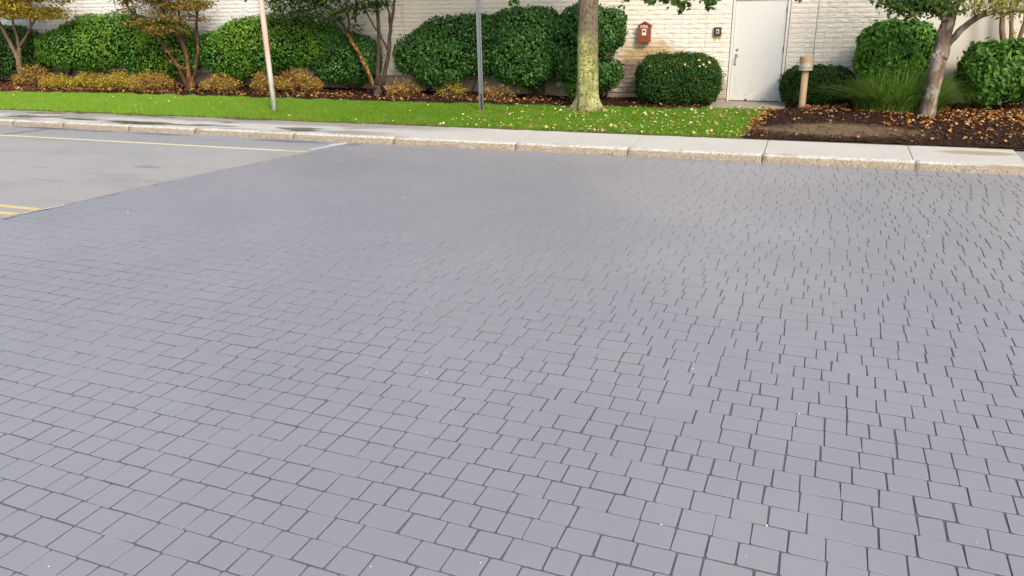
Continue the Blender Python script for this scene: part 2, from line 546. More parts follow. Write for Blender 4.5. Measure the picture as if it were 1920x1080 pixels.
M['myrtle'] = leaf_mat('green_small_tree_leaf', [(0, (.03, .075, .014)), (.6, (.06, .12, .02)), (1, (.12, .17, .03))], .35, .45, .3)
M['myrtle_y'] = leaf_mat('yellowing_tree_leaf', [(0, (.10, .13, .03)), (.5, (.26, .25, .05)), (1, (.42, .38, .10))], .35, .45, .3)
M['orn'] = leaf_mat('ornamental_grass_blade', [(0, (.06, .15, .015)), (.5, (.17, .34, .045)), (.85, (.31, .47, .09)), (1, (.5, .48, .18))], .3, .45, .3)
M['twig'] = bark_mat('shrub_twig', (.030, .018, .012), (.075, .045, .030), 30)
M['twig_red'] = bark_mat('spirea_twig', (.09, .045, .03), (.20, .11, .065), 30)
M['interior'] = flat_mat('shrub_shade_core', (.012, .018, .006), 1.0, 0, .5, 20)  # near-black colour imitates the shade inside the shrubs
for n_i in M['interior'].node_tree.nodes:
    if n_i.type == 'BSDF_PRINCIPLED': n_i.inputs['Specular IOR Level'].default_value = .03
M['bark_pale'] = bark_mat('pale_maple_bark', (.12, .07, .042), (.25, .165, .105), 18)
M['bark_brown'] = bark_mat('flaking_brown_bark', (.035, .018, .012), (.10, .058, .038), 16, ((.24, .11, .04), 13))
M['bark_dark'] = bark_mat('dark_maple_bark', (.035, .024, .018), (.105, .075, .055), 18)
M['bark_flake'] = bark_mat('orange_flaking_bark', (.05, .025, .012), (.13, .07, .035), 20, ((.42, .19, .035), 22))
M['bark_mottle'] = bark_mat('mottled_grey_bark', (.10, .062, .042), (.23, .17, .125), 9, ((.33, .285, .24), 8))
t = NT('mossy_trunk_bark')
x, y, z = t.xyz()
v = t.scale(t.pos(), (1, 1, .5))
n = t.noise(26, 6, .7, v, .4)
c = t.ramp(n, [(.36, (.06, .045, .032)), (.46, (.17, .135, .095)), (.62, (.27, .215, .155))])
moss = t.m('MULTIPLY', t.step(t.m('ADD', z, t.m('MULTIPLY', t.m('SUBTRACT', t.noise(3.0), .5), 1.4)), 2.05, 1.35), t.step(z, .14, .26))
moss = t.m('MULTIPLY', moss, t.m('ADD', .55, t.m('MULTIPLY', .45, t.step(t.noise(2.6, 3, .5, v), .42, .58))))
pits = t.step(t.noise(22, 5, .65), .42, .50)
lich = t.ramp(t.noise(7, 6, .7), [(.32, (.19, .215, .05)), (.5, (.43, .45, .13)), (.68, (.63, .62, .33))])
c = t.mix(t.m('MULTIPLY', t.m('MULTIPLY', moss, pits), t.step(n, .27, .38)), c, lich)
c = t.mix(t.m('MULTIPLY', t.step(z, .36, .20), t.step(t.noise(9, 4), .45, .62)), c, (.08, .06, .04))
t.set(color=c, rough=.9, spec=.15); t.bump(t.m('ADD', n, t.m('MULTIPLY', t.noise(60, 4, .7), .4)), 1.0, .03)
M['trunk'] = t.mat

# ------------------------------------------------------------------ ground, road, paving
g = MB().add([(-150, -150, -.03), (150, -150, -.03), (150, 250, -.03), (-150, 250, -.03)], [(0, 1, 2, 3)])
tag(g.build('ground', M['asphalt']), 'grey tarmac ground stretching around the paved crossing', 'ground', kind='structure')


def edge_x(yy):                            # left edge of the stamped paving
    return np.interp(yy, [-4, 6.45, 7.04, 8.53, 9.56, 11.23, 11.73, 12.35], [-11.7, -9.19, -9.05, -8.78, -8.54, -8.04, -7.93, -7.76])


ys_ = [-4, 6.45, 7.04, 8.53, 9.56, 11.23, 11.73, 12.42]
rd = MB()
vs = []
for yy in ys_:
    vs += [(-60, yy, .006), (float(edge_x(yy)), yy, .006)]
rd.add(vs, [(2 * i, 2 * i + 1, 2 * i + 3, 2 * i + 2) for i in range(len(ys_) - 1)])
lip = []
for yy in ys_:
    lip += [(float(edge_x(yy)), yy, .006), (float(edge_x(yy)) + .004, yy, -.02)]
rd.add(lip, [(2 * i, 2 * i + 1, 2 * i + 3, 2 * i + 2) for i in range(len(ys_) - 1)], 1)  # lip coloured dark to draw the shadow gap along the paving
road = tag(rd.build('road', [M['asphalt'], M['joint']]), 'worn light grey asphalt road on the left with yellow lines', 'road', kind='structure')


def stripe(p, q, w, mat, name, zz=.010):
    p, q = np.array(p, float), np.array(q, float)
    d = (q - p) / np.linalg.norm(q - p); nrm = np.array([-d[1], d[0]])
    k = 24
    vs = []
    for i in range(k + 1):
        c_ = p + (q - p) * i / k
        for sg in (-1, 1):
            a = c_ + nrm * sg * (w / 2 + rng.normal() * .004)
            vs.append((a[0], a[1], zz))
    return MB().add(vs, [(2 * i, 2 * i + 2, 2 * i + 3, 2 * i + 1) for i in range(k)]).build(name, mat, road)


stripe((-22, 11.27), (-8.55, 11.285), .10, M['pale_line'], 'yellow_line')
stripe((-8.545, 11.285), (-8.06, 11.285), .10, M['yellow'], 'yellow_line')
stripe((-20, 6.93), (-9.12, 6.93), .10, M['yellow'], 'yellow_line')
stripe((-20, 6.66), (-9.18, 6.66), .10, M['yellow'], 'yellow_line')
stripe((-8.14, 11.5), (-7.86, 12.22), .10, M['white_line'], 'white_line')
stripe((-8.06, 11.95), (-7.87, 12.25), .08, M['white_line'], 'white_line', .014)
stripe((-9.13, 6.72), (-8.98, 7.2), .035, M['white_line'], 'white_line')

# the stamped paving: joints are the sheet, pavers stand 8 mm proud of it
bed = MB()
vs = []
for yy in ys_:
    vs += [(float(edge_x(yy)) + .002, yy, -.0054), (14, yy, -.0054)]
bed.add(vs, [(2 * i, 2 * i + 1, 2 * i + 3, 2 * i + 2) for i in range(len(ys_) - 1)])
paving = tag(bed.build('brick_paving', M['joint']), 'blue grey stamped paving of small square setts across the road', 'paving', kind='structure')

REL = math.radians(-22.271 + 21.01)
DR = np.array([math.cos(REL), math.sin(REL)]); DN = np.array([-DR[1], DR[0]])
PITCH, GAP = .1700, .0084


def rounded(quad, r=.008):
    """8-gon: a quad with cut corners."""
    q = np.array(quad); out = []
    for i in range(4):
        p, a, b = q[i], q[i - 1], q[(i + 1) % 4]
        out.append(p + (a - p) / np.linalg.norm(a - p) * r)
        out.append(p + (b - p) / np.linalg.norm(b - p) * r)
    return np.array(out)


def paver_geo(quad, z, tilt=(0, 0)):
    o = rounded(quad)
    c_ = o.mean(0)
    inn = c_ + (o - c_) * (1 - .0022 / np.maximum(np.linalg.norm(o - c_, axis=1), .02))[:, None]
    dz = lambda P: z + (P - c_) @ np.array(tilt)
    vs = np.concatenate([np.c_[inn, dz(inn)], np.c_[o, dz(o) - .0012], np.c_[o + (o - c_) * .008, np.full(8, -.0060)]])
    fs = [tuple(range(8))]
    for k_ in (0, 8):
        fs += [(k_ + i, k_ + 8 + i, k_ + 8 + (i + 1) % 8, k_ + (i + 1) % 8) for i in range(8)]
    return vs, fs, [0] * 9 + [1] * 8  # sides take the dark joint colour, painting shade into the joints


def px_of(p):
    q = np.array(p) - [0, 0, H]
    zc = q @ CF
    if zc < .3: return None
    return 960 + F_PX * (q @ CR) / zc, 540 - F_PX * (q @ CU) / zc, zc


def gap_at(x, y):                          # the joints are filled with coating away from the camera side
    k = float(np.clip((y - 4.2) / 4.0, 0, 1))
    return .0088 - .0034 * k * float(np.clip(1.0 - (x + 1.0) / 4.0, .35, 1))


LENS = [.122, .138, .160, .167, .174, .182, .200, .222, .318]
LW = np.array([1, 2.5, 4, 4.5, 4.5, 4, 2.2, 1.6, .7]); LW /= LW.sum()
cells = []
v0 = .3
nrow = int((12.3 - v0 + .6) / PITCH)
for r_ in range(nrow):
    v = v0 + r_ * PITCH
    u = -12.5 + random.random() * .2
    seq = rng.choice(len(LENS), 200, p=LW)
    for li in seq:
        L = LENS[li]
        c_ = DR * (u + L / 2) + DN * (v + PITCH / 2)
        u += L
        if u > 8.5: break
        cells.append((c_[0], c_[1], int(li)))
KERB_Y = 12.36
near, rest = [], []
for cx, cy, li in cells:
    L = LENS[li]
    ex = float(edge_x(cy))
    if cx + L / 2 < ex + .03: continue
    if cy - PITCH / 2 > KERB_Y - .335 - .03: continue
    pr = px_of((cx, cy, 0))
    inside = pr is not None and -30 < pr[0] < 1950 and -10 < pr[1] < 1110
    cut = cx - L / 2 < ex + .03 or cy + PITCH / 2 > KERB_Y - .36
    (near if inside and not cut else rest).append((cx, cy, li, pr[2] if pr else 9, cut, ex))
near.sort(key=lambda c_: c_[3] - (.6 if LENS[c_[2]] > .25 else 0))
single, rest = near[:300], rest + near[300:]
variants = {}
for cx, cy, li, *_ in single:
    key = (li, random.randrange(4))
    if key not in variants:
        hl, hp = LENS[li] / 2 - GAP / 2, PITCH / 2 - GAP / 2
        q = np.array([(-hl, -hp), (hl, -hp), (hl, hp), (-hl, hp)]) + rng.normal(0, .0022, (4, 2))
        vs, fs, mi = paver_geo(q, 0)
        pm = MB().add(vs, fs); pm.m = mi
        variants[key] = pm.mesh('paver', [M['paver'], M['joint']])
    o = link('paver', variants[key], paving)
    o.location = (cx, cy, rng.normal(0, .0006))
    o.rotation_euler = (rng.normal(0, .003), rng.normal(0, .003), REL + rng.normal(0, .004))
V, Fq, nv = [], [], 0
big = MB()
for cx, cy, li, _d, cut, ex in rest:
    gp = gap_at(cx, cy)
    hl, hp = LENS[li] / 2 - gp / 2, PITCH / 2 - gp / 2
    loc = np.array([(-hl, -hp), (hl, -hp), (hl, hp), (-hl, hp)]) + rng.normal(0, .0022, (4, 2))
    q = np.array([cx, cy]) + loc[:, :1] * DR + loc[:, 1:] * DN
    if cut:
        for k_ in range(4):
            q[k_, 0] = max(q[k_, 0], float(edge_x(q[k_, 1])) + .008)
            q[k_, 1] = min(q[k_, 1], KERB_Y - .334)
        if q[1, 0] - q[0, 0] < .05 or q[2, 0] - q[3, 0] < .05 or min(q[2, 1] - q[1, 1], q[3, 1] - q[0, 1]) < .03: continue
    vs, fs, mi = paver_geo(q, rng.normal(0, .0006), rng.normal(0, .003, 2))
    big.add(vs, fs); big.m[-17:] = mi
xs = -7.55
while xs < 8:                              # the soldier course along the kerb
    w = .258 + rng.normal(0, .004)
    q = np.array([(xs + GAP / 2, KERB_Y - .325), (xs + w - GAP / 2, KERB_Y - .325), (xs + w - GAP / 2, KERB_Y - .012), (xs + GAP / 2, KERB_Y - .012)])
    vs, fs, mi = paver_geo(q, .0005)
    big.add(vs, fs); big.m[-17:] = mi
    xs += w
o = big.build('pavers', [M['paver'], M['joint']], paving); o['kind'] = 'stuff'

# ------------------------------------------------------------------ pavement and kerb
JX = [-26, -24.0, -22.0, -19.9, -17.9, -15.9, -14.0, -12.1, -10.1, -8.25, -6.75, -4.6, -2.68, -.62, 1.44, 2.86]
sw = MB().box((-26, 12.55, -.02), (2.86, 13.47, .10))
pavement = tag(sw.build('pavement', M['joint']), 'pale concrete pavement of long slabs beside the lawn, damp to the left', 'pavement', kind='structure')
for i in range(len(JX) - 1):
    a, b = JX[i] + .006, JX[i + 1] - .006
    z0 = .1235 + rng.normal(0, .0015)
    m = MB()
    n_ = 6
    vs = []
    for k_ in range(n_ + 1):
        xx = a + (b - a) * k_ / n_
        for yy, zz in ((12.505, .09), (12.505, z0), (13.46, z0 + .042), (13.46, .09)):
            vs.append((xx + (.004 if 0 < k_ < n_ else 0) * rng.normal(), yy, zz))
    fs = [(k_ * 4 + j, (k_ + 1) * 4 + j, (k_ + 1) * 4 + j + 1, k_ * 4 + j + 1) for k_ in range(n_) for j in range(3)]
    fs += [(0, 1, 2, 3), tuple(n_ * 4 + j for j in (3, 2, 1, 0))]
    m.add(vs, fs).build('slab', M['slab'], pavement)
apron = MB().add([(2.87, 12.5, .06), (14, 11.9, .01), (14, 13.6, .1), (2.87, 13.47, .14)], [(0, 1, 2, 3)])
tag(apron.build('driveway', M['asphalt']), 'grey tarmac driveway beyond the right end of the pavement', 'driveway', kind='structure')

KJ = [-26, -23.4, -21.2, -18.9, -16.47, -14.97, -13.15, -11.45, -9.12, -6.98, -4.65, -2.72, -.64, 1.46, 3.0, 5]
OPEN = (-.64, -11.45, -13.15, -14.97)     # joints that have opened up
kb = MB().box((-26, 12.44, -.05), (3.0, 12.52, .085))
kerb = tag(kb.build('kerb', M['mortar']), 'weathered pale kerb with exposed aggregate face along the road', 'kerb', kind='structure')
for i in range(len(KJ) - 2):
    gl = .007 if KJ[i] in OPEN else .002
    gr = .007 if KJ[i + 1] in OPEN else .002
    a, b = KJ[i] + gl, KJ[i + 1] - gr
    n_ = max(6, int((b - a) / .09))
    sl = np.linspace(a, b, n_ + 1)
    dip = 0 if b < 1.5 else .03
    prof = [(12.345, -.03), (12.358, .035), (12.374, .068), (12.394, .098), (12.425, .118), (12.50, .122)]
    vs = []
    for k_, xx in enumerate(sl):
        e = .004 if k_ in (0, n_) else 0
        for j, (yy, zz) in enumerate(prof):
            vs.append((xx, yy + e + rng.normal(0, .0025), zz - e * (.6 if j > 2 else 0) + (rng.normal(0, .0018) if j > 1 else 0) - (dip * (xx - a) / (b - a) if j > 1 else 0)))
    P = len(prof)
    fs = [(k_ * P + j, (k_ + 1) * P + j, (k_ + 1) * P + j + 1, k_ * P + j + 1) for k_ in range(n_) for j in range(P - 1)]
    fs += [tuple(range(P)), tuple(n_ * P + j for j in range(P))[::-1]]
    MB().add(vs, fs).build('kerb_stone', M['kerb'], kerb, True)

# ------------------------------------------------------------------ verge: lawn, mulch beds
FRONT = np.array([gnd(*p)[:2] for p in [(-60, 172), (0, 173), (120, 175), (250, 177), (480, 184), (720, 192), (960, 198), (1060, 200), (1190, 203), (1318, 206)]])
FRONT = np.concatenate([[(-34, FRONT[0][1])], FRONT, [(-2.0, 16.9)]])


def front(xx):
    return np.interp(xx, FRONT[:, 0], FRONT[:, 1]) + .035 * np.sin(np.asarray(xx) * 5.1) + .03 * np.sin(np.asarray(xx) * 12.7 + 1)


def bed_x(yy):
    return np.interp(yy, [13.4, 14.5, 15.8, 16.63, 16.8], [-1.07, -1.0, -.92, -.83, -.80]) + .03 * np.sin(np.asarray(yy) * 9) + .02 * np.sin(np.asarray(yy) * 23)


def grid(pts):                             # (a,b,3) array -> verts, faces
    a, b, _ = pts.shape
    idx = np.arange(a * b).reshape(a, b)
    f = np.stack([idx[:-1, :-1], idx[1:, :-1], idx[1:, 1:], idx[:-1, 1:]], -1).reshape(-1, 4)
    return pts.reshape(-1, 3), f


def bumps(x, y, s=1.0):
    return s * (.5 * np.sin(x * 3.1 + 1.3 * np.sin(y * 2.2)) + .5 * np.sin(y * 4.3 + x * 1.7) + .4 * np.sin(x * 9.7 + y * 7.1))


gx, gy = np.meshgrid(np.linspace(-34, 9, 260), np.linspace(13.44, 17.95, 40), indexing='ij')
lz = zg(gx, gy) + bumps(gx, gy, .004) - .004
v_, f_ = grid(np.stack([gx, gy, lz], -1))
tag(link('lawn', fast_mesh('lawn', v_, f_, M['lawn'], True)), 'green lawn verge between pavement and planting bed', 'lawn', kind='structure')
X, T = np.meshgrid(np.linspace(-34, -2.0, 420), np.linspace(0, 1, 26), indexing='ij')
Y = front(X) + (17.95 - front(X)) * T
Z = zg(X, Y) + .015 + .03 * np.minimum(1, T * 6) + bumps(X, Y, .008) + rng.normal(0, .006, X.shape)
Z[:, 0] = zg(X[:, 0], Y[:, 0]) - .02
v_, f_ = grid(np.stack([X, Y, Z], -1))
b1 = link('mulch_bed', fast_mesh('mulch_bed', v_, f_, M['mulch'], True))
tag(b1, 'long dark mulch bed under the shrubs along the wall', 'mulch bed', kind='structure')
Yg, S = np.meshgrid(np.linspace(13.475, 17.95, 70), np.linspace(0, 1, 120), indexing='ij')
xl = np.where(Yg < 16.78, bed_x(Yg), -.50)
Xg = xl + (9 - xl) * S
mound = .07 * np.clip((Yg - 13.5) / 1.5, 0, 1) * np.clip(S * 12, 0, 1)
Z = zg(Xg, Yg) + .012 + mound + bumps(Xg, Yg, .010) + rng.normal(0, .007, Xg.shape)
Z[:, 0] = zg(Xg[:, 0], Yg[:, 0]) - .01
v_, f_ = grid(np.stack([Xg, Yg, Z], -1))
b2 = link('mulch_bed', fast_mesh('mulch_bed', v_, f_, M['mulch'], True))
tag(b2, 'brown mulch bed right of the door with a bare soil patch', 'mulch bed', kind='structure')


def bed_z(x, y):
    x, y = np.asarray(x, float), np.asarray(y, float)
    left = zg(x, y) + .045 + bumps(x, y, .008)
    s_ = (x - bed_x(y)) / 9
    right = zg(x, y) + .012 + .07 * np.clip((y - 13.5) / 1.5, 0, 1) * np.clip(s_ * 12, 0, 1) + bumps(x, y, .010)
    return np.where(x < -1.6, left, right)


def gbed(px, py):                          # the right hand bed point seen at a photo pixel
    d = ray(px, py); z = .2
    for _ in range(12):
        p = np.array([0, 0, H]) + d * ((z - H) / d[2]); z = float(bed_z(p[0], p[1]))
    return np.array([p[0], p[1], z])


# grass blades
N = 330000
bx = -26 + 25.6 * rng.random(N) ** .9
by = 13.44 + 3.3 * rng.random(N)
ok = (by < front(bx) - .02 * rng.random(N)) & (bx < bed_x(by) - .05 * rng.random(N)) & ((by < 16.74) | (bx < -2.1))
edge = np.clip((by - 13.44 - .05 * np.sin(bx * 7) - .05) / .22, 0, 1)
ok &= rng.random(N) < (.06 + .94 * edge)
bx, by = bx[ok], by[ok]
n_ = len(bx)
ht = (.030 + .034 * rng.random(n_)) * (1 + .35 * np.sin(bx * 6.1 + 2 * np.sin(by * 5)) * np.sin(by * 8.3 + bx * 2.2))
az = rng.random(n_) * 2 * math.pi
lean = .5 * ht * rng.random(n_)
wd = .004 + .004 * rng.random(n_)
la = rng.random(n_) * 2 * math.pi
bz = zg(bx, by) + bumps(bx, by, .004) - .004
p0 = np.stack([bx - wd * np.cos(az), by - wd * np.sin(az), bz], 1)
p1 = np.stack([bx + wd * np.cos(az), by + wd * np.sin(az), bz], 1)
p2 = np.stack([bx + lean * np.cos(la), by + lean * np.sin(la), bz + ht], 1)
tag(link('grass', fast_mesh('grass', np.stack([p0, p1, p2], 1).reshape(-1, 3), np.arange(3 * n_).reshape(-1, 3), M['grass'])),
    'short bright green grass of the verge', 'grass', kind='stuff')


# ------------------------------------------------------------------ leaves
def leaves(c, nrm, L, W, mat, name, fold=.22, hang=.3, jit=.6):
    """diamond leaves folded along the midrib, c and nrm (N,3)"""
    n = len(c)
    nrm = nrm + rng.normal(0, jit, (n, 3)); nrm /= np.linalg.norm(nrm, axis=1)[:, None]
    t_ = rng.normal(0, 1, (n, 3)) + np.array([0, 0, -hang * 3])
    t_ -= nrm * (t_ * nrm).sum(1)[:, None]; t_ /= np.linalg.norm(t_, axis=1)[:, None] + 1e-9
    s_ = np.cross(nrm, t_)
    sc_ = (.55 + .95 * rng.random(n) ** 1.4)[:, None]
    L = L * sc_; W = W * sc_ * (.8 + .4 * rng.random(n))[:, None]
    a = c - t_ * L * .5; b = c + t_ * L * .5
    mid = c - t_ * L * .08
    l = mid + s_ * W * .5 + nrm * W * fold; r = mid - s_ * W * .5 + nrm * W * fold
    V = np.stack([a, r, b, l], 1).reshape(-1, 3)
    i = np.arange(n)[:, None] * 4
    Fc = np.concatenate([i + np.array([[0, 1, 2]]), i + np.array([[0, 2, 3]])], 1).reshape(-1, 3)
    return fast_mesh(name, V, Fc, mat)


_a = np.radians([-90, -55, -28, -8, 14, 34, 52, 70, 90])
LOBES = [(0, -.42), (.10, -.30), (.42, -.40), (.30, -.15), (.55, .10), (.22, .12), (.28, .36), (.10, .28), (0, .58), (-.10, .28), (-.28, .36), (-.22, .12), (-.55, .10), (-.30, -.15), (-.42, -.40), (-.10, -.30)]


def maple_leaves(c, nrm, size, mat, name, hang=.6, jit=.6):
    n = len(c)
    nrm = nrm + rng.normal(0, jit, (n, 3)); nrm /= np.linalg.norm(nrm, axis=1)[:, None]
    t_ = rng.normal(0, .7, (n, 3)) + np.array([0, 0, -hang * 2])
    t_ -= nrm * (t_ * nrm).sum(1)[:, None]; t_ /= np.linalg.norm(t_, axis=1)[:, None] + 1e-9
    s_ = np.cross(nrm, t_)
    sz = (size * (.7 + .6 * rng.random(n)))[:, None]
    pts = [c + (s_ * x + t_ * y) * sz + nrm * sz * (.25 * abs(x) - .3 * y * y) for x, y in LOBES]
    V = np.stack([c] + pts, 1).reshape(-1, 3)
    k = len(LOBES)
    i = np.arange(n)[:, None] * (k + 1)
    tri = np.array([[0, 1 + j, 1 + (j + 1) % k] for j in range(k)]).reshape(1, -1)
    return fast_mesh(name, V, (i + tri).reshape(-1, 3), mat)


# mulch chips and fallen leaves
def scatter_bed(n, xr, yr, keep):
    x = xr[0] + (xr[1] - xr[0]) * rng.random(n); y = yr[0] + (yr[1] - yr[0]) * rng.random(n)
    k = keep(x, y)
    return x[k], y[k]


inbed = lambda x, y: ((x < -2.05) & (y > front(x) + .02)) | ((x > bed_x(y) + .01) & ((y < 16.76) | (x > -.48)))
cx_, cy_ = scatter_bed(60000, (-26, 5), (13.5, 17.8), inbed)
soil = (((cx_ - .45) / 1.3) ** 2 + ((cy_ - 14.35) / .45) ** 2) < 1
k_ = ~soil | (rng.random(len(cx_)) < .22)
cx_, cy_ = cx_[k_], cy_[k_]
c_ = np.stack([cx_, cy_, bed_z(cx_, cy_) + .012], 1)
tag(link('mulch', leaves(c_, np.tile([0, 0, 1.], (len(c_), 1)), .055, .02, M['chip'], 'mulch', .15, 0, .35)),
    'dark shredded bark mulch lying on the beds', 'mulch', kind='stuff')


def density_right(x, y):
    d = .05 + .9 * np.exp(-((y - 16.45 - .10 * np.sin(x * 3)) / .38) ** 2) * (x > -.2) + .95 * np.exp(-((x - bed_x(y) - .07) / .11) ** 2)
    d += .38 * (x > 1.2) * np.clip((y - 13.7) / 1.5, 0, 1)
    d *= np.where((((x - .45) / 1.3) ** 2 + ((y - 14.35) / .45) ** 2) < 1, .25, 1)
    return d


ox, oy = scatter_bed(8200, (-1.3, 5), (13.5, 17.6), lambda x, y: (x > bed_x(y) - .12) & ((y < 16.76) | (x > -.48)) & (rng.random(len(x)) < density_right(x, y)))
lx, ly = scatter_bed(9000, (-25, -2.1), (15.8, 17.7), lambda x, y: (y > front(x) - .05) & (rng.random(len(x)) < .15 + .75 * np.exp(-((y - front(x) - .35) / .35) ** 2) * (.55 + .45 * np.sin(x * 1.9 + 2 * np.sin(x * .7)))))
ox = np.concatenate([ox, lx]); oy = np.concatenate([oy, ly])
c_ = np.stack([ox, oy, bed_z(ox, oy) + .022 + .015 * rng.random(len(ox))], 1)
tag(link('fallen_leaves', leaves(c_, np.tile([0, 0, 1.], (len(c_), 1)), .058, .042, M['leaf_orange'], 'fallen_leaves', .3, 0, .35)),
    'orange and tan fallen leaves strewn over the mulch beds', 'fallen leaves', kind='stuff')
lx, ly = scatter_bed(5200, (-24, -.9), (13.4, 16.9), lambda x, y: (y < front(x)) & (x < bed_x(y) + .02) & ((y < 16.75) | (x < -2.1)) & (rng.random(len(x)) < np.where(x > -6.6, .26 + .34 * (x > -4.6), .035) + .55 * np.exp(-((y - 13.5) / .10) ** 2) * (x > -9)))
c_ = np.stack([lx, ly, zg(lx, ly) + .045 + .012 * rng.random(len(lx))], 1)
tag(link('fallen_leaves', leaves(c_, np.tile([0, 0, 1.], (len(c_), 1)), .056, .042, M['leaf_pale'], 'fallen_leaves', .3, 0, .4)),
    'pale yellow fallen leaves scattered over the lawn', 'fallen leaves', kind='stuff')
# white grit on the paving and road
gm = MB()
spots = [(765, 385), (757, 372), (929, 345), (1187, 296), (1172, 27 + 270), (180, 607), (660, 513), (948, 663), (1437, 986), (901, 1057), (1498, 777), (1330, 830), (1299, 692), (1741, 443), (1876, 443), (1716, 481), (695, 1063), (820, 540), (730, 565), (690, 610), (92, 1063), (1398, 1043), (1830, 1018), (240, 400), (120, 306), (345, 300), (48, 283), (268, 252), (279, 257), (195, 215), (404, 357), (60, 320), (800, 700), (1240, 985)]
for (px, py) in spots:
    d = ray(px, py); tt = -H / d[2]; p = np.array([0, 0, H]) + d * tt
    r = (.003 + .0025 * rng.random()) * (1 if py > 500 else 1.6)
    o_ = rng.normal(0, .25, (6, 3)) + [(1.3, 0, 0), (-1.3, 0, 0), (0, 1, 0), (0, -1, 0), (0, 0, .7), (0, 0, -.6)]
    gm.add(p + [0, 0, .004] + o_ * r, [(0, 2, 4), (2, 1, 4), (1, 3, 4), (3, 0, 4), (2, 0, 5), (1, 2, 5), (3, 1, 5), (0, 3, 5)])
tag(gm.build('grit', M['offwhite']), 'scattered specks of white grit on the paving and road', 'grit', kind='stuff')

# ------------------------------------------------------------------ building
WY = 17.9
bld = thing('building', 'low building wall of cream painted split face blocks with a white door', 'building')
DX0, DX1 = float(at(1362, 189, WY)[0]), float(at(1465, 190, WY)[0])
DZ0 = .235
DZ1 = float(at(1374, 0.5, WY)[2]) + .055
core = MB()
core.box((-34, WY + .06, -.1), (DX0, WY + .4, 4.3)).box((DX1, WY + .06, -.1), (14, WY + .4, 4.3)).box((DX0, WY + .06, DZ1 + .03), (DX1, WY + .4, 4.3))
core.build('wall', M['mortar'], bld)
MB().box((-34.1, WY - .06, 4.3), (14.1, WY + 9, 4.45)).build('roof', M['frame'], bld)
MB().box((-34, WY + 8.6, -.1), (14, WY + 8.9, 4.3)).build('rear_wall', M['stucco'], bld)
SM_X = float(at(1743, 45, WY)[0])          # beyond this joint the wall is smooth
MB().box((SM_X + .008, WY - .004, -.05), (13.9, WY + .06, 4.28), bev=.004).build('smooth_panel', M['stucco'], bld)


def plinth_top(xc):
    return .60 if xc < -5.6 else (.36 if xc < DX0 - .3 else .27)


MB().box((-34, WY + .005, -.1), (-5.6, WY + .06, .595)).box((-5.6, WY + .005, -.1), (DX0 - .01, WY + .06, .355)).box((DX1 + .01, WY + .005, -.1), (SM_X, WY + .06, .265)).build('plinth', M['plinth'], bld)
CH = .097                                  # course height


def block_mesh(L, seed):
    r = np.random.default_rng(seed)
    nx, nz = max(3, int(L / .06)), 3
    hx, hz = L / 2 - .0022, CH / 2 - .0030
    xs = np.linspace(-hx, hx, nx + 1); zs = np.linspace(-hz, hz, nz + 1)
    dep = r.random((nx + 1, nz + 1)) * .015
    vs, fs = [], []
    for i in range(nx + 1):
        for j in range(nz + 1):
            edge_ = i in (0, nx) or j in (0, nz)
            vs.append((xs[i] + (0 if i in (0, nx) else r.normal() * .01), -(.016 + .12 * dep[i, j]) if edge_ else -(.013 + dep[i, j]), zs[j] + (0 if j in (0, nz) else r.normal() * .006)))
    w = nz + 1
    for i in range(nx):
        for j in range(nz):
            q = (i * w + j, (i + 1) * w + j, (i + 1) * w + j + 1, i * w + j + 1)
            fs += [(q[0], q[1], q[2]), (q[0], q[2], q[3])] if r.random() < .5 else [(q[0], q[1], q[3]), (q[1], q[2], q[3])]
    ring = [(-hx, .06, -hz), (hx, .06, -hz), (hx, .06, hz), (-hx, .06, hz)]
    o_ = len(vs); vs += ring
    bot = [i * w for i in range(nx + 1)]; top = [i * w + nz for i in range(nx + 1)]
    fs += [tuple([o_, o_ + 1] + bot[::-1]), tuple([o_ + 3] + top + [o_ + 2])]
    lef = [j for j in range(nz + 1)]; rig = [nx * w + j for j in range(nz + 1)]
    fs += [tuple([o_] + lef + [o_ + 3]), tuple([o_ + 1, o_ + 2] + rig[::-1])]
    return MB().add(vs, fs)


BL = [.351, .175, .262]
bvar = {(li, k): block_mesh(BL[li], 100 * li + k) for li in range(3) for k in range(9)}
bms = {}
blocks = []
JO = float(at(1530, 55, WY)[0])            # straight movement joint right of the door
JO2 = float(at(852, 15, WY)[0])
ncs = int((4.28 - .26) / CH)
for c0 in range(ncs):
    zc = .27 + CH * (c0 + .5)
    for (a, b) in [(-34, JO2), (JO2, DX0 - .012), (DX1 + .012, JO - .005), (JO + .005, SM_X)]:
        x = b if b in (JO2, DX0 - .012) else a
        sgn = -1 if b in (JO2, DX0 - .012) else 1
        first = True
        while (x > a + .02) if sgn < 0 else (x < b - .02):
            li = 0
            if first and c0 % 2: li = 1
            elif rng.random() < .10: li = int(rng.integers(1, 3))
            first = False
            L = BL[li]
            rem = (x - a) if sgn < 0 else (b - x)
            if rem < L:
                L = rem
            xc = x + sgn * L / 2
            x += sgn * L
            if zc - CH / 2 < plinth_top(xc) - .02: continue
            if DX0 - .05 < xc < DX1 + .05 and zc < DZ1: continue
            blocks.append((xc, zc, li, L / BL[li]))
for c0 in range(ncs):                      # over the door
    zc = .27 + CH * (c0 + .5)
    if zc - CH / 2 > DZ1 + .02:
        x = DX0
        while x < DX1 - .02:
            L = min(BL[0], DX1 - x); blocks.append((x + L / 2, zc, 0, L / BL[0])); x += L
score = []
for bi, (xc, zc, li, sc) in enumerate(blocks):
    pr = px_of((xc, WY, zc))
    vis = pr is not None and -10 < pr[0] < 1930 and 0 < pr[1] < 215
    score.append((0 if vis and sc > .9 and li == 0 else 1, abs(pr[0] - 1400) if pr else 9e9, bi))
score.sort()
picked = set(b for _, _, b in score[:300])
allb = MB()
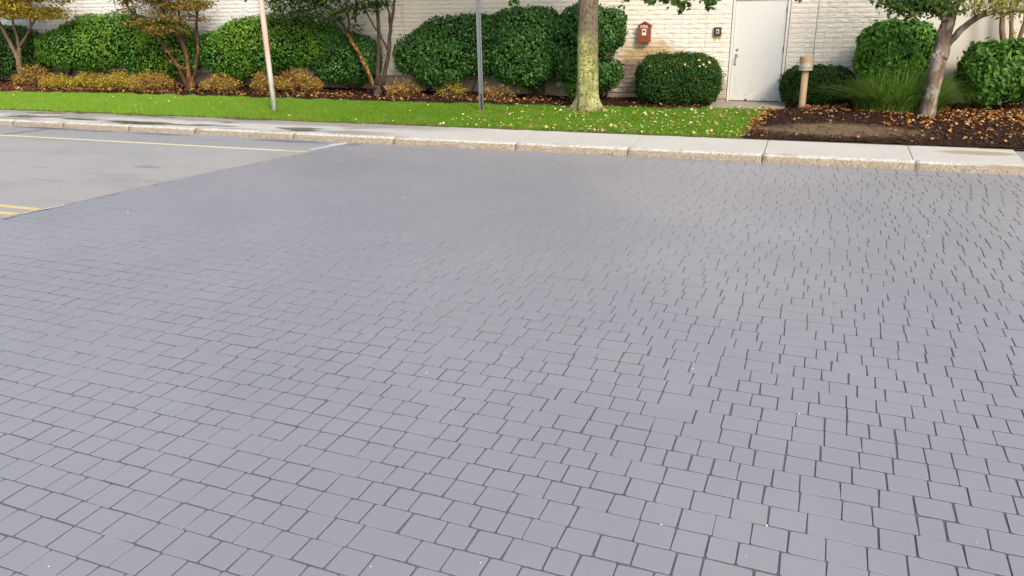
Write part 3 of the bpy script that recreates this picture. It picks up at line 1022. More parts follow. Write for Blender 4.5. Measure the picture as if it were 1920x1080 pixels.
for bi, (xc, zc, li, sc) in enumerate(blocks):
    k = int(rng.integers(0, 9))
    if bi in picked:
        if (li, k) not in bms: bms[(li, k)] = bvar[(li, k)].mesh('block', M['block'])
        o = link('block', bms[(li, k)], bld)
        o.location = (xc, WY, zc)
    else:
        s_ = bvar[(li, k)]
        vv = np.array(s_.v) * [sc, 1, 1] + [xc, WY, zc]
        allb.add(vv, s_.f)
o = allb.build('blocks', M['block'], bld); o['kind'] = 'stuff'

# door with frame and ironmongery
FW = .05
dr_ = MB().box((DX0 + FW + .006, WY - .005, DZ0 + .012), (DX1 - FW - .006, WY + .04, DZ1 - FW - .004), bev=.004)
door = dr_.build('door', M['white'], bld)
fr = MB().box((DX0, WY - .035, DZ0), (DX0 + FW, WY + .06, DZ1), bev=.005).box((DX1 - FW, WY - .035, DZ0), (DX1, WY + .06, DZ1), bev=.005).box((DX0 + FW, WY - .034, DZ1 - FW), (DX1 - FW, WY + .06, DZ1 - .001), bev=.005)
fr.build('frame', M['frame'], door)
MB().box((DX0 + FW, WY - .02, DZ0 - .004), (DX1 - FW, WY + .03, DZ0 + .010), bev=.003).build('threshold', M['darksteel'], door)
for py in (18.5, 92.5, 165.5):
    p = at(1471 + (92 - py) * .09, py, WY)
    MB().tube([(DX1 - FW - .003, WY - .02, p[2] - .057), (DX1 - FW - .003, WY - .02, p[2] + .057)], .0125, 8).build('hinge', M['darksteel'], door)
lx_ = DX0 + FW + .10
pz = lambda py: float(at(1375, py, WY)[2])
MB().tube([(lx_, WY - .002, pz(93)), (lx_, WY - .022, pz(93))], .026, 16).build('lock', M['steel'], door)
hd = MB().box((lx_ - .032, WY - .022, pz(107.5)), (lx_ + .014, WY - .004, pz(101)), bev=.006)
hd.box((lx_ - .030, WY - .020, pz(122)), (lx_ - .004, WY - .004, pz(118)), bev=.004)
hd.tube([(lx_ - .015, WY - .012, pz(106)), (lx_ - .018, WY - .055, pz(108)), (lx_ - .018, WY - .06, pz(113)), (lx_ - .018, WY - .05, pz(118)), (lx_ - .017, WY - .012, pz(120))], .010, 8)
hd.build('handle', M['steel'], door)
ds = at(1398, 187.5, WY)
MB().box((ds[0] - .02, WY - .05, DZ0 + .004), (ds[0] + .02, WY - .006, DZ0 + .05), bev=.008).build('door_stop', M['darksteel'], door)

st_ = MB().box((-2.12, 16.79, .02), (-.52, WY + .02, .232), bev=.012)
tag(st_.build('doorstep', M['step']), 'flat concrete doorstep in front of the white door', 'doorstep', kind='structure')

# fire alarm box
fa = thing('alarm_box', 'red gabled fire alarm box fixed to the cream wall', 'alarm box')
bx0, bx1 = float(at(1200, 65, WY)[0]), float(at(1221.5, 65, WY)[0])
bz0, bzs, bz1 = float(at(1211, 79, WY - .1)[2]), float(at(1211, 48.5, WY - .1)[2]), float(at(1211, 42.5, WY - .1)[2])
y0, y1 = WY - .175, WY - .035
xm = (bx0 + bx1) / 2
h_ = MB()
prof = [(bx0 + .02, bz0), (bx1 - .02, bz0), (bx1, bz0 + .03), (bx1, bzs), (xm, bz1), (bx0, bzs), (bx0, bz0 + .03)]
n_ = len(prof)
h_.add([(x, y0, z) for x, z in prof] + [(x, y1, z) for x, z in prof], [tuple(range(n_)), tuple(range(2 * n_ - 1, n_ - 1, -1))] + [(i, i + n_, (i + 1) % n_ + n_, (i + 1) % n_) for i in range(n_)])
h_.build('housing', M['red'], fa)
rf = MB()
for sgn, xe in ((-1, bx0 - .022), (1, bx1 + .022)):
    zt, ze = bz1 + .012, bzs - .006
    a = [(xm, y0 - .02, zt), (xe, y0 - .02, ze), (xe, y1 + .01, ze), (xm, y1 + .01, zt)]
    rf.add(a + [(x, y, z + .016) for x, y, z in a], [(0, 1, 2, 3), (7, 6, 5, 4), (0, 4, 5, 1), (1, 5, 6, 2), (2, 6, 7, 3), (3, 7, 4, 0)])
rf.build('lid', M['red'], fa)
MB().box((bx0 - .025, y1, bz0 + .03), (bx1 + .012, WY - .012, bzs - .01), bev=.006).build('back_plate', M['lightgrey'], fa)
pl = MB().box((xm - .048, y0 - .014, float(at(1211, 66.5, y0)[2])), (xm + .044, y0 - .001, float(at(1211, 54.5, y0)[2])), bev=.012).build('call_plate', M['offwhite'], fa)
MB().box((xm - .026, y0 - .020, float(at(1211, 60.5, y0)[2])), (xm + .026, y0 - .0145, float(at(1211, 57, y0)[2])), bev=.003).build('handle', M['black'], pl)
fc = bpy.data.curves.new('lettering', 'FONT')
fc.body = 'FIRE'; fc.size = .092; fc.extrude = .0015; fc.align_x = 'CENTER'; fc.offset = .0006
fo = bpy.data.objects.new('lettering_curve', fc); COL.objects.link(fo)
bpy.context.view_layer.update()
fm = bpy.data.meshes.new_from_object(fo.evaluated_get(bpy.context.evaluated_depsgraph_get()))
bpy.data.objects.remove(fo)
fm.materials.clear(); fm.materials.append(M['offwhite'])
lt = link('lettering', fm, fa)
lt.rotation_euler = (math.pi / 2, 0, 0)
lt.location = (xm, y0 - .003, float(at(1211, 52.8, y0)[2]))
settle(fa, (xm, WY, bz0))

# small brown push button box
cb = thing('push_button_box', 'small square dark brown button box left of the white door', 'button box')
a0, a1 = at(1338, 67, WY - .06), at(1353.2, 51, WY - .06)
MB().box((a0[0], WY - .075, a0[2]), (a1[0], WY - .008, a1[2]), bev=.008).build('housing', M['rust'], cb)
cxm, czm = (a0[0] + a1[0]) / 2, (a0[2] + a1[2]) / 2
pp = MB().box((cxm - .034, WY - .086, czm - .048), (cxm + .034, WY - .074, czm + .048), bev=.006).build('plate', M['lightgrey'], cb)
MB().tube([(cxm + .002, WY - .080, czm), (cxm + .002, WY - .102, czm)], .020, 14).build('button', M['black'], pp)
settle(cb, (cxm, WY, a0[2]))

# black pipe stub by the hedge
p0 = at(1340, 192, 17.75); p1 = at(1342, 170, 17.75)
dp = MB().tube([(p0[0], 17.75, .15), (p0[0], 17.75, p1[2]), (p0[0], 17.80, p1[2] + .05), (p0[0], 17.89, p1[2] + .06)], .036, 10).build('drain_pipe', M['black'], None, True)
tag(dp, 'black drain pipe stub between box hedge and door', 'pipe')

# ------------------------------------------------------------------ poles and bollard
pb = gnd(515, 209)
pr_ = thing('sign_pole', 'faded pink and white painted round pole standing in the lawn', 'pole')
MB().lathe([(.056, -.1), (.056, 3.3)], pb, 20).build('pole', M['pole'], pr_, True)
MB().lathe([(.060, 3.3), (.060, 3.33), (.03, 3.36)], pb, 20).build('cap', M['galv'], pr_)
MB().lathe([(.085, -.03), (.085, .02), (.06, .03)], pb, 20).build('base_collar', M['darksteel'], pr_)
settle(pr_, pb)

ub = gnd(903, 209)
up = thing('sign_post', 'grey galvanised channel post with a row of holes in the lawn', 'sign post')
w_, dpt = .040, .026
uc = MB()
z0u, z1u = ub[2] - .15, ub[2] + 2.9
X0, Y0 = ub[0], ub[1]
for sg in (-1, 1):
    uc.box((X0 + sg * w_ - .0105, Y0 - .003, z0u), (X0 + sg * w_ + .0105, Y0, z1u))          # outer flanges
    uc.add([(X0 + sg * .033, Y0, z0u), (X0 + sg * .019, Y0 + dpt, z0u), (X0 + sg * .019, Y0 + dpt, z1u), (X0 + sg * .033, Y0, z1u),
            (X0 + sg * .030, Y0, z0u), (X0 + sg * .016, Y0 + dpt, z0u), (X0 + sg * .016, Y0 + dpt, z1u), (X0 + sg * .030, Y0, z1u)], [(0, 1, 2, 3), (7, 6, 5, 4)])
    uc.box((X0 + (sg * .0135 - .0065), Y0 + dpt, z0u), (X0 + (sg * .0135 + .0065), Y0 + dpt + .003, z1u))
z_ = z0u
while z_ < z1u:
    uc.box((X0 - .007, Y0 + dpt + .0003, z_), (X0 + .007, Y0 + dpt + .0028, z_ + .0135)); z_ += .0254
uc.build('channel', M['galv'], up)
sp = MB().box((X0 - .022, Y0 + .004, z0u), (X0 + .022, Y0 + .009, ub[2] + .36)).build('splice_post', M['darksteel'], up)
MB().tube([(X0, Y0 - .006, ub[2] + .30), (X0, Y0 + .03, ub[2] + .30)], .010, 8).build('bolt', M['steel'], up)
settle(up, ub)

bb = gbed(1503, 202)
bl = thing('bollard_light', 'tan bollard light with wide round head beside the low hedge', 'bollard light')
zz = lambda py: float(at(1505, py, bb[1])[2]) - bb[2]
MB().lathe([(.066, -.1), (.066, .02), (.064, zz(131))], bb, 20).build('post', M['tan'], bl, True)
MB().lathe([(.07, zz(132.2)), (.130, zz(131.5)), (.131, zz(126.5)), (.12, zz(126))], bb, 24).build('ring', M['ring'], bl)
hl_ = MB()
for i in range(4):
    za = zz(126) + i * (zz(116.5) - zz(126)) / 4
    hl_.lathe([(.110, za + .002), (.128, za + .005), (.130, za + .020), (.112, za + .026)], bb, 24)
hl_.build('lens', M['lens'], bl, True)
MB().lathe([(.118, zz(117)), (.134, zz(116.4)), (.134, zz(106)), (.130, zz(105.5)), (.02, zz(105.2))], bb, 24).build('cap', M['tan'], bl)
settle(bl, bb)


# ------------------------------------------------------------------ shrubs
def lobe(x0, x1, y0, y1, Y, ry, e=2.2):
    a, b = at(x0, (y0 + y1) / 2, Y), at(x1, (y0 + y1) / 2, Y)
    c_ = (a + b) / 2
    top, bot = at((x0 + x1) / 2, y0, Y), at((x0 + x1) / 2, y1, Y)
    return dict(c=np.array([c_[0], Y, (top[2] + bot[2]) / 2]), r=np.array([abs(b[0] - a[0]) / 2, ry, (top[2] - bot[2]) / 2]), e=e)


def lobe_val(P, l):
    return (np.abs((P - l['c']) / l['r']) ** l['e']).sum(1) ** (1 / l['e'])


def shell(lobes, n, depth=.10, rough=.03):
    """points near the surface of the union of lobes, with outward normals"""
    C, Nn = [], []
    area = np.array([l['r'][0] * l['r'][2] + l['r'][0] * l['r'][1] + l['r'][1] * l['r'][2] for l in lobes]); area /= area.sum()
    for li, l in enumerate(lobes):
        k = int(n * area[li])
        d = rng.normal(0, 1, (k, 3)) * np.power(l['r'], .0); d /= np.linalg.norm(d, axis=1)[:, None]
        s_ = (np.abs(d) ** l['e']).sum(1) ** (-1 / l['e'])
        u = d * s_[:, None]
        nn = np.sign(u) * np.abs(u) ** (l['e'] - 1) / l['r']; nn /= np.linalg.norm(nn, axis=1)[:, None]
        P = l['c'] + u * l['r']
        w = bumpy(P) * rough
        P = P + nn * (w + .02 * rng.normal(0, 1, k) - depth * rng.random(k) ** 2)[:, None]
        P[:k // 45] += nn[:k // 45] * rng.uniform(.02, .10, (k // 45, 1))      # stray shoots
        hole = np.sin(P[:, 0] * 3.7 + 2.1 * np.sin(P[:, 2] * 3.1)) + np.sin(P[:, 2] * 6.3 + 1.7 * np.sin(P[:, 0] * 2.9 + li)) + .6 * np.sin(P[:, 0] * 11 + P[:, 2] * 8)
        keep = rng.random(k) > .32 * np.clip((hole - .7) / 1.0, 0, 1)
        for lj, m_ in enumerate(lobes):
            if lj != li: keep &= lobe_val(P, m_) > .93
        C.append(P[keep]); Nn.append(nn[keep])
    return np.concatenate(C), np.concatenate(Nn)


def bumpy(P):
    x, y, z = P[:, 0], P[:, 1], P[:, 2]
    return .6 * np.sin(x * 7 + 2 * np.sin(z * 5)) + .6 * np.sin(z * 9 + 2 * np.sin(x * 4 + y * 6)) + .4 * np.sin(x * 17 + z * 13)


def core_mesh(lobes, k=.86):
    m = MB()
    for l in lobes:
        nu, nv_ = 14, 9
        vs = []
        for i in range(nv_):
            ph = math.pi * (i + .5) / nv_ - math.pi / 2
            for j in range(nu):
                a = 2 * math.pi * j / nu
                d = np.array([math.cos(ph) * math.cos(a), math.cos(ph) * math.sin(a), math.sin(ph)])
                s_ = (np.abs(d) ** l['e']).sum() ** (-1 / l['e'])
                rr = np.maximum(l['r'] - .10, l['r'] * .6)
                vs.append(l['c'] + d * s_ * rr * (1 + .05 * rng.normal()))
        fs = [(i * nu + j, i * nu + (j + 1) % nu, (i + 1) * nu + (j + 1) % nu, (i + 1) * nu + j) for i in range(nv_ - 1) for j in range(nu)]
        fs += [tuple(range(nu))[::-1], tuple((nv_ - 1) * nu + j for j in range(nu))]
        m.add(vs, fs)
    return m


def stems(root_pts, lobes, n, r=.02, mat='twig', spread=.5):
    m = MB()
    for _ in range(n):
        b = root_pts[rng.integers(0, len(root_pts))] + rng.normal(0, .05, 3) * [1, .6, 0]
        l = lobes[rng.integers(0, len(lobes))]
        tgt = l['c'] + l['r'] * [rng.uniform(-.6, .6) * spread * 1.6, rng.uniform(-.4, .3), rng.uniform(-.75, -.3)]
        if abs(tgt[0] - b[0]) > 1.0: tgt[0] = b[0] + np.sign(tgt[0] - b[0]) * rng.uniform(.3, 1.0)
        k = 6
        pts = [b + (tgt - b) * (i / (k - 1)) + (rng.normal(0, .03, 3) if 0 < i else 0) + np.array([0, 0, -.06 * math.sin(math.pi * i / (k - 1))]) for i in range(k)]
        m.tube(pts, np.linspace(r, r * .5, k) * rng.uniform(.7, 1.2), 6)
    return m


SHRUBS = []


def shrub(label, lobes, n, L, W, mat, base, nst=9, name='shrub', cat='shrub', group='clipped evergreen shrubs along the wall', depth=.12, rough=.032, jit=.55, fold=.22, sr=.02):
    root = thing(name, label, cat, group)
    c, nn = shell(lobes, n, depth, rough)
    link('foliage', leaves(c, nn, L, W, M[mat], 'foliage', fold, .35, jit), root)
    core_mesh(lobes).build('shade_core', M['interior'], root)  # added solid dark core, so gaps in the leaves look shaded
    bp = [np.array([*gnd(*p)]) if not isinstance(p[0], float) else np.array(p) for p in base]
    bp = [np.array([p[0], min(p[1], 17.6), bed_z(p[0], min(p[1], 17.6)) - .03]) for p in bp]
    for p in bp:
        ls = sorted(lobes, key=lambda l: abs(l['c'][0] - p[0]))[:2]
        stems([p], ls, max(3, nst // len(bp)), sr).build('stems', M['twig'], root)
    settle(root, bp[0])
    return root


shrub('dark evergreen shrub half hidden behind the yellow leaved tree on the far left', [lobe(-60, 92, 48, 142, 17.45, .42, 2.4)], 13000, .062, .035, 'ever_dark', [(20, 152)], 6)
shrub('widest green domed shrub with lime leaves between the yellow and the bronze maples', [lobe(74, 235, 52, 132, 17.3, .55, 2.3), lobe(110, 330, 25, 122, 17.4, .48, 2.2), lobe(215, 376, 36, 146, 17.45, .42, 2.4)], 44000, .062, .035, 'ever', [(140, 155), (300, 160)], 12)
shrub('tall green domed shrub directly behind the pink and white pole', [lobe(374, 540, 52, 146, 17.42, .46, 2.4), lobe(405, 645, 27, 126, 17.35, .53, 2.2)], 31000, .062, .035, 'ever', [(440, 168), (600, 168)], 10)
shrub('lower rounded dark shrub directly left of the multi stemmed green maple', [lobe(584, 706, 62, 158, 17.42, .42, 2.3), lobe(640, 712, 66, 150, 17.4, .42, 2.3)], 16000, .062, .035, 'ever_dark', [(672, 172)], 8)
shrub('wide dark shrub with sloping left side behind the galvanised channel post', [lobe(743, 890, 60, 148, 17.3, .52, 2.5), lobe(778, 992, 27, 142, 17.45, .42, 2.4), lobe(775, 870, 95, 163, 17.2, .38, 2.3)], 30000, .064, .036, 'ever_dark', [(795, 174), (895, 172)], 10)
shrub('tall dark shrub on bare forked stems just left of the big mossy trunk', [lobe(922, 1057, 15, 140, 17.35, .5, 2.9), lobe(930, 1044, 70, 162, 17.3, .46, 2.6)], 26000, .064, .036, 'ever_dark', [(1005, 186), (1020, 186)], 14, sr=.024)
shrub('dark ragged shrub showing either side of the big mossy trunk', [lobe(1044, 1173, 10, 106, 17.25, .5, 2.6), lobe(1044, 1110, 50, 160, 17.2, .42, 2.5), lobe(1106, 1162, 112, 168, 17.2, .35, 2.3)], 19000, .07, .04, 'ever_dark', [(1128, 188)], 9, depth=.18, rough=.05)
shrub('small bright green sprout at the left foot of the big mossy trunk', [lobe(1061, 1092, 146, 184, 17.0, .18, 2.1)], 900, .07, .045, 'fresh', [(1075, 190)], 4, name='plant', cat='plant', group='low plants in the bed', depth=.2)
shrub('neat rounded box hedge between the red alarm box and the white door', [lobe(1195, 1350, 101, 196, 17.2, .52, 3.2)], 24000, .045, .028, 'box', [(1270, 196)], 8, depth=.07, rough=.02)
shrub('low flat topped box hedge behind the tan bollard light', [lobe(1466, 1600, 125, 200, 17.45, .40, 3.4)], 15000, .045, .028, 'box', [(1530, 200)], 8, depth=.07, rough=.02)
shrub('round ball shaped shrub rising behind the ornamental grass', [lobe(1604, 1762, 38, 168, 17.15, .60, 2.3)], 11500, .085, .05, 'ever', [(1680, 196)], 6)
shrub('glossy bright leaved shrub at the far right edge beside the mottled tree', [lobe(1798, 1975, 79, 188, 17.1, .55, 2.9), lobe(1806, 1905, 110, 194, 16.95, .5, 2.5)], 9500, .10, .062, 'bright', [(1826, 206), (1900, 206)], 8, fold=.15)

# small white blossoms and pale leaf flecks on the box hedge
fl = []
for px, py in [(1247, 137), (1290, 124), (1218, 124), (1238, 124), (1285, 121), (1312, 124), (1324, 125), (1258, 133), (1303, 147), (1319, 121), (1265, 116), (1237, 132), (1311, 113), (1330, 117)]:
    fl.append(at(px, py, 16.70))
o = link('fallen_leaves', leaves(np.array(fl), np.tile([0, -1., .5], (len(fl), 1)), .05, .04, M['leaf_pale'], 'fallen_leaves', .2, 0, .3))
tag(o, 'pale dead leaves caught in the front of the neat rounded box hedge', 'fallen leaves', kind='stuff')


# spirea: fans of reddish twigs topped with small yellow leaves
def spirea(label, px0, px1, py0, base, mat, n=2600, bare=.45, Y=None):
    nt = 120 if n > 1600 else 48
    b = gnd(*base)
    b[1] = min(b[1], 16.95) if Y is None else Y
    b[2] = float(bed_z(b[0], b[1]))
    pl_, pr2 = at(px0, py0, b[1]), at(px1, py0, b[1])
    w = (pr2[0] - pl_[0]) / 2; cxx = (pr2[0] + pl_[0]) / 2
    h = pl_[2] - b[2]
    root = thing('spirea', label, 'spirea', 'small spirea bushes in front of the clipped shrubs')
    m = MB(); C = []
    for _ in range(nt):
        a = rng.uniform(0, 2 * math.pi); rr = rng.random() ** .5
        lump = .82 + .18 * math.sin(a * 3 + px0) * math.sin(rr * 5 + px0)
        tip = np.array([cxx + w * 1.08 * rr * math.cos(a), b[1] + min(w, .45) * rr * math.sin(a), b[2] + h * lump * (1 - .62 * rr * rr) * rng.uniform(.62, 1.05)])
        b0 = np.array([cxx + w * .75 * rr * math.cos(a), b[1] + .25 * rr * math.sin(a), b[2] - .02])
        pts = [b0 + (tip - b0) * s_ + np.array([0, 0, .10 * math.sin(math.pi * s_) * h]) + rng.normal(0, .012, 3) for s_ in np.linspace(0, 1, 5)]
        m.tube(pts, np.linspace(.006, .0025, 5), 4, cap=False)
        k = n // nt + 1
        lo_ = bare * rng.uniform(.35, 1.0)
        s_ = lo_ + (1 - lo_) * rng.random(k) ** .7
        i0 = np.minimum((s_ * 4).astype(int), 3); fr_ = s_ * 4 - i0
        P = np.array(pts)
        C.append(P[i0] * (1 - fr_)[:, None] + P[i0 + 1] * fr_[:, None] + rng.normal(0, .05, (k, 3)))
    C = np.concatenate(C)
    m.build('twigs', M['twig_red'], root)
    link('foliage', leaves(C, np.tile([0, -.4, .8], (len(C), 1)), .055, .024, M[mat], 'foliage', .2, -.3, .7), root)
    settle(root, b)


spirea('bronze and yellow spirea at the foot of the yellow leaved tree', 27, 84, 113, (60, 165), 'spirea_o', 3200, .4)
spirea('short bright yellow spirea second from the left edge', 80, 134, 137, (108, 167), 'spirea_y', 2400, .5)
spirea('bright yellow spirea under the middle of the widest green shrub', 137, 190, 129, (165, 168), 'spirea_y', 2600, .45)
spirea('dense golden bronze spirea left of the tallest bronze one', 186, 250, 126, (222, 171), 'spirea_y', 3000, .4)
spirea('largest bronze spirea just left of the bronze maple trunks', 240, 316, 126, (280, 173), 'spirea_o', 3600, .35)
spirea('small bronze spirea between bronze maple and the pale pole', 382, 440, 133, (412, 173), 'spirea_o', 2600, .5)
spirea('thin bronze spirea half hidden behind the pale pole', 474, 512, 122, (495, 177), 'spirea_o', 1500, .35)
spirea('rounded golden spirea just right of the pale pole', 516, 596, 119, (556, 177), 'spirea_o', 3600, .5)
spirea('sparse bronze spirea right of the multi stemmed green maple', 724, 790, 136, (762, 184), 'spirea_o', 750, .4)
spirea('tiny yellow spirea in front of the wide dark shrub', 822, 872, 148, (848, 184), 'spirea_y', 420, .55)
spirea('bare orange twigged spirea right of the channel post', 905, 962, 140, (936, 190), 'spirea_o', 330, .5)

# ornamental grass
og = thing('ornamental_grass', 'large fountain of green ornamental grass left of the mottled tree', 'ornamental grass')
ob = gbed(1682, 207); ob[1] = min(ob[1], 16.5); ob[2] = float(bed_z(ob[0], ob[1]))
n_ = 4200
a = rng.random(n_) * 2 * math.pi; rr = .42 * np.sqrt(rng.random(n_))
b0 = np.stack([ob[0] + rr * np.cos(a) * 1.7, ob[1] + rr * np.sin(a) * .8, np.full(n_, ob[2])], 1)
a2 = a + rng.normal(0, .5, n_)
ln = rng.uniform(.45, 1.12, n_) * (1 - .25 * rr / .42)
out = rng.uniform(.15, 1.25, n_) * (.45 + rr / .42 * .7) * ln
segs = 6
V = []
sd_ = np.stack([-np.sin(a2), np.cos(a2)], 1)
sd_ = sd_ * np.cos(rng.random(n_) * .9)[:, None]
for i in range(segs):
    s_ = i / (segs - 1)
    hgt = ln * (s_ - .42 * (out / ln) * s_ ** 2.2)
    rad = out * s_ ** 1.7
    w = (.0075 * (1 - s_ ** 2) + .001)
    cpt = b0 + np.stack([rad * np.cos(a2), rad * np.sin(a2) * .75, hgt], 1)
    V += [cpt + np.c_[sd_ * w, np.zeros(n_)], cpt - np.c_[sd_ * w, np.zeros(n_)]]
V = np.stack(V, 1).reshape(-1, 3)
i0 = np.arange(n_)[:, None] * (2 * segs)
q = np.array([[2 * i, 2 * i + 1, 2 * i + 3, 2 * i + 2] for i in range(segs - 1)]).reshape(1, -1)
link('blades', fast_mesh('blades', V, (i0 + q).reshape(-1, 4), M['orn']), og)
settle(og, ob)


# ------------------------------------------------------------------ trees
def limb(mb, pix, Y, r0, r1, n=9, wob=.05, sub=3, zig=.008):
    """tapered limb through photo pixels at depth Y (number or list)"""
    Ys = [Y] * len(pix) if not isinstance(Y, (list, tuple)) else list(Y)
    P = np.array([at(px, py, yy) for (px, py), yy in zip(pix, Ys)])
    k = (len(P) - 1) * sub + 1
    s_ = np.linspace(0, len(P) - 1, k)
    ii = np.arange(len(P))
    Q = np.stack([np.interp(s_, ii, P[:, d]) for d in range(3)], 1)
    Q[1:-1] = (Q[:-2] + 2 * Q[1:-1] + Q[2:]) / 4
    Q[1:-1] += rng.normal(0, zig, (k - 2, 3))
    mb.tube(Q, np.linspace(r0, r1, k), n, wob=wob)
    return Q


def tiers(specs, per, spread=(.28, .22, .05)):
    """leaf points in layered sprays: specs (px,py,Y,size)"""
    C = []
    for px, py, Y, s_ in specs:
        c_ = at(px, py, Y)
        k = int(per * s_)
        C.append(c_ + rng.normal(0, 1, (k, 3)) * np.array(spread) * s_ ** .5)
    return np.concatenate(C)


def off_crown(c0, rad, n):
    d = rng.normal(0, 1, (n, 3)); d /= np.linalg.norm(d, axis=1)[:, None]
    return np.array(c0) + d * (rng.random(n) ** .5)[:, None] * np.array(rad)


def wispy(mb, Q0, targets, r=.012):
    for tg in targets:
        d = np.linalg.norm(Q0 - tg, axis=1); b = Q0[d.argmin()]
        k = 5
        pts = [b + (tg - b) * s_ + (rng.normal(0, .02, 3) if s_ > 0 else 0) for s_ in np.linspace(0, 1, k)]
        mb.tube(pts, np.linspace(r, r * .3, k), 5)


up3 = lambda n: np.tile([0, -.2, 1.], (n, 1))

# yellow maple at the far left
t1 = thing('maple_tree', 'small yellow leaved maple with pale forked trunk at the far left', 'tree')
Y1 = 16.75
m = MB()
base1 = at(44, 163, Y1)
q = [limb(m, [(45, 172), (42, 150), (38, 132), (35, 112)], Y1, .085, .07, 12)]
q += [limb(m, [(35, 116), (22, 88), (8, 60), (-4, 36), (-14, 4), (-20, -30)], [Y1, Y1, Y1 - .1, Y1 - .1, Y1 - .2, Y1 - .2], .062, .03)]
q += [limb(m, [(35, 118), (36, 100), (36, 86)], Y1, .062, .052)]
q += [limb(m, [(36, 90), (30, 64), (24, 38), (20, 10), (18, -30)], [Y1, Y1 + .05, Y1 + .1, Y1 + .1, Y1 + .1], .04, .02)]
q += [limb(m, [(36, 90), (50, 66), (58, 50), (66, 36), (82, 24), (100, 17)], [Y1, Y1, Y1 - .05, Y1 - .1, Y1 - .1, Y1 - .15], .042, .012)]
q += [limb(m, [(58, 50), (56, 30), (55, 5), (58, -30)], Y1 - .05, .026, .014)]
m.build('trunk', M['bark_pale'], t1, True)
sp1 = [(rng.uniform(-25, 112), rng.uniform(-40, 22), Y1 + rng.uniform(-.6, .3), 1) for _ in range(46)] + [(92, 30, Y1 - .2, .8), (105, 31, Y1 - .2, .6), (80, 33, Y1 - .2, .6), (60, 28, Y1 - .3, .9), (20, 28, Y1 - .3, 1), (-5, 30, Y1 - .3, 1), (40, 30, Y1 - .3, .7), (118, 3, Y1, .4)]
c_ = tiers(sp1, 330)
c_ = np.concatenate([c_, off_crown((base1[0] - .1, Y1 - .1, 3.5), (1.4, .9, .8), 3500)])
link('crown', leaves(c_, up3(len(c_)), .075, .042, M['maple_y'], 'crown', .15, .1, .5), t1)
settle(t1, base1)

# bronze maple
t2 = thing('maple_tree', 'bronze leaved maple with several thin trunks left of the pale pole', 'tree')
Y2 = 16.85
m = MB()
base2 = at(357, 170, Y2)
Q2 = [limb(m, [(356, 180), (358, 158), (356, 144)], Y2, .14, .10, 12)]
Q2 += [limb(m, [(352, 162), (345, 148), (330, 118), (302, 78), (277, 47), (252, 27), (232, 0), (220, -30)], [Y2, Y2, Y2 - .05, Y2 - .1, Y2 - .2, Y2 - .2, Y2 - .2, Y2 - .2], .06, .022)]
Q2 += [limb(m, [(356, 150), (351, 120), (347, 88), (330, 62), (312, 38), (300, 8), (296, -30)], [Y2] * 4 + [Y2 - .1] * 3, .068, .03)]
Q2 += [limb(m, [(347, 92), (340, 55), (334, 20), (330, -30)], Y2 + .05, .045, .02)]
Q2 += [limb(m, [(361, 152), (369, 120), (372, 90), (368, 55), (370, 20), (374, -30)], Y2 + .05, .045, .03)]
Q2 += [limb(m, [(352, 166), (335, 156), (314, 146)], [Y2, Y2 + .1, Y2 + .3], .02, .012)]
Q2 += [limb(m, [(330, 62), (322, 30), (318, 5), (316, -30)], Y2 - .1, .03, .012)]
sp2 = [(rng.uniform(240, 382), rng.uniform(-40, 20), Y2 + rng.uniform(-.5, .3), rng.uniform(.5, 1)) for _ in range(44)]
sp2 += [(262, 44, Y2 - .4, .9), (285, 54, Y2 - .4, .9), (275, 38, Y2 - .4, .8), (300, 62, Y2 - .35, .8), (318, 52, Y2 - .3, .9), (333, 38, Y2 - .2, .8), (312, 30, Y2 - .3, .8), (290, 24, Y2 - .3, .8), (345, 58, Y2 - .2, .5), (376, 38, Y2, .5), (380, 8, Y2, .6), (236, 6, Y2 - .2, .5), (355, 30, Y2 - .1, .6), (240, 22, Y2 - .2, .25), (322, 96, Y2 - .15, .12), (316, 116, Y2 - .15, .10), (338, 125, Y2 - .15, .10), (350, 128, Y2 - .1, .06)]
c_ = tiers(sp2, 215, (.20, .2, .05))
wispy(m, np.concatenate(Q2[1:]), [at(px, py, yy) for px, py, yy, s_ in sp2[::2]], .010)
m.build('trunk', M['bark_brown'], t2, True)
c_ = np.concatenate([c_, off_crown((base2[0] - .4, Y2 - .1, 3.5), (1.3, .9, .8), 2600)])
link('crown', leaves(c_, up3(len(c_)), .072, .042, M['maple_o'], 'crown', .15, .1, .5), t2)
settle(t2, base2)

# green multi-stemmed maple
t3 = thing('maple_tree', 'dark green leaved maple with four slender stems and orange flaking bark', 'tree')
Y3 = 16.85
base3 = at(710, 180, Y3)
m = MB(); m2 = MB()
Q3 = [limb(m, [(709, 190), (709, 172), (710, 160)], Y3, .11, .095, 12)]
Q3 += [limb(m2, [(703, 166), (690, 134), (676, 104), (660, 78), (651, 62)], Y3, .050, .042)]
Q3 += [limb(m, [(651, 64), (643, 45), (632, 28), (612, 14), (590, 2), (570, -12)], [Y3, Y3 - .1, Y3 - .2, Y3 - .3, Y3 - .35, Y3 - .4], .036, .012)]
Q3 += [limb(m, [(656, 70), (636, 52), (624, 40), (606, 34), (580, 26), (545, 16)], [Y3, Y3 - .1, Y3 - .1, Y3 - .2, Y3 - .3, Y3 - .4], .026, .008)]
Q3 += [limb(m, [(651, 64), (655, 44), (650, 20), (648, -20)], Y3 + .05, .026, .014)]
Q3 += [limb(m, [(708, 160), (709, 115), (711, 62), (708, 22), (702, -25)], [Y3, Y3 + .05, Y3 + .1, Y3 + .1, Y3 + .1], .050, .036)]
Q3 += [limb(m, [(716, 164), (726, 116), (730, 80), (733, 46), (738, 18), (745, -25)], Y3, .054, .03)]
Q3 += [limb(m, [(732, 48), (729, 25), (724, -2), (722, -25)], Y3 + .05, .03, .02)]
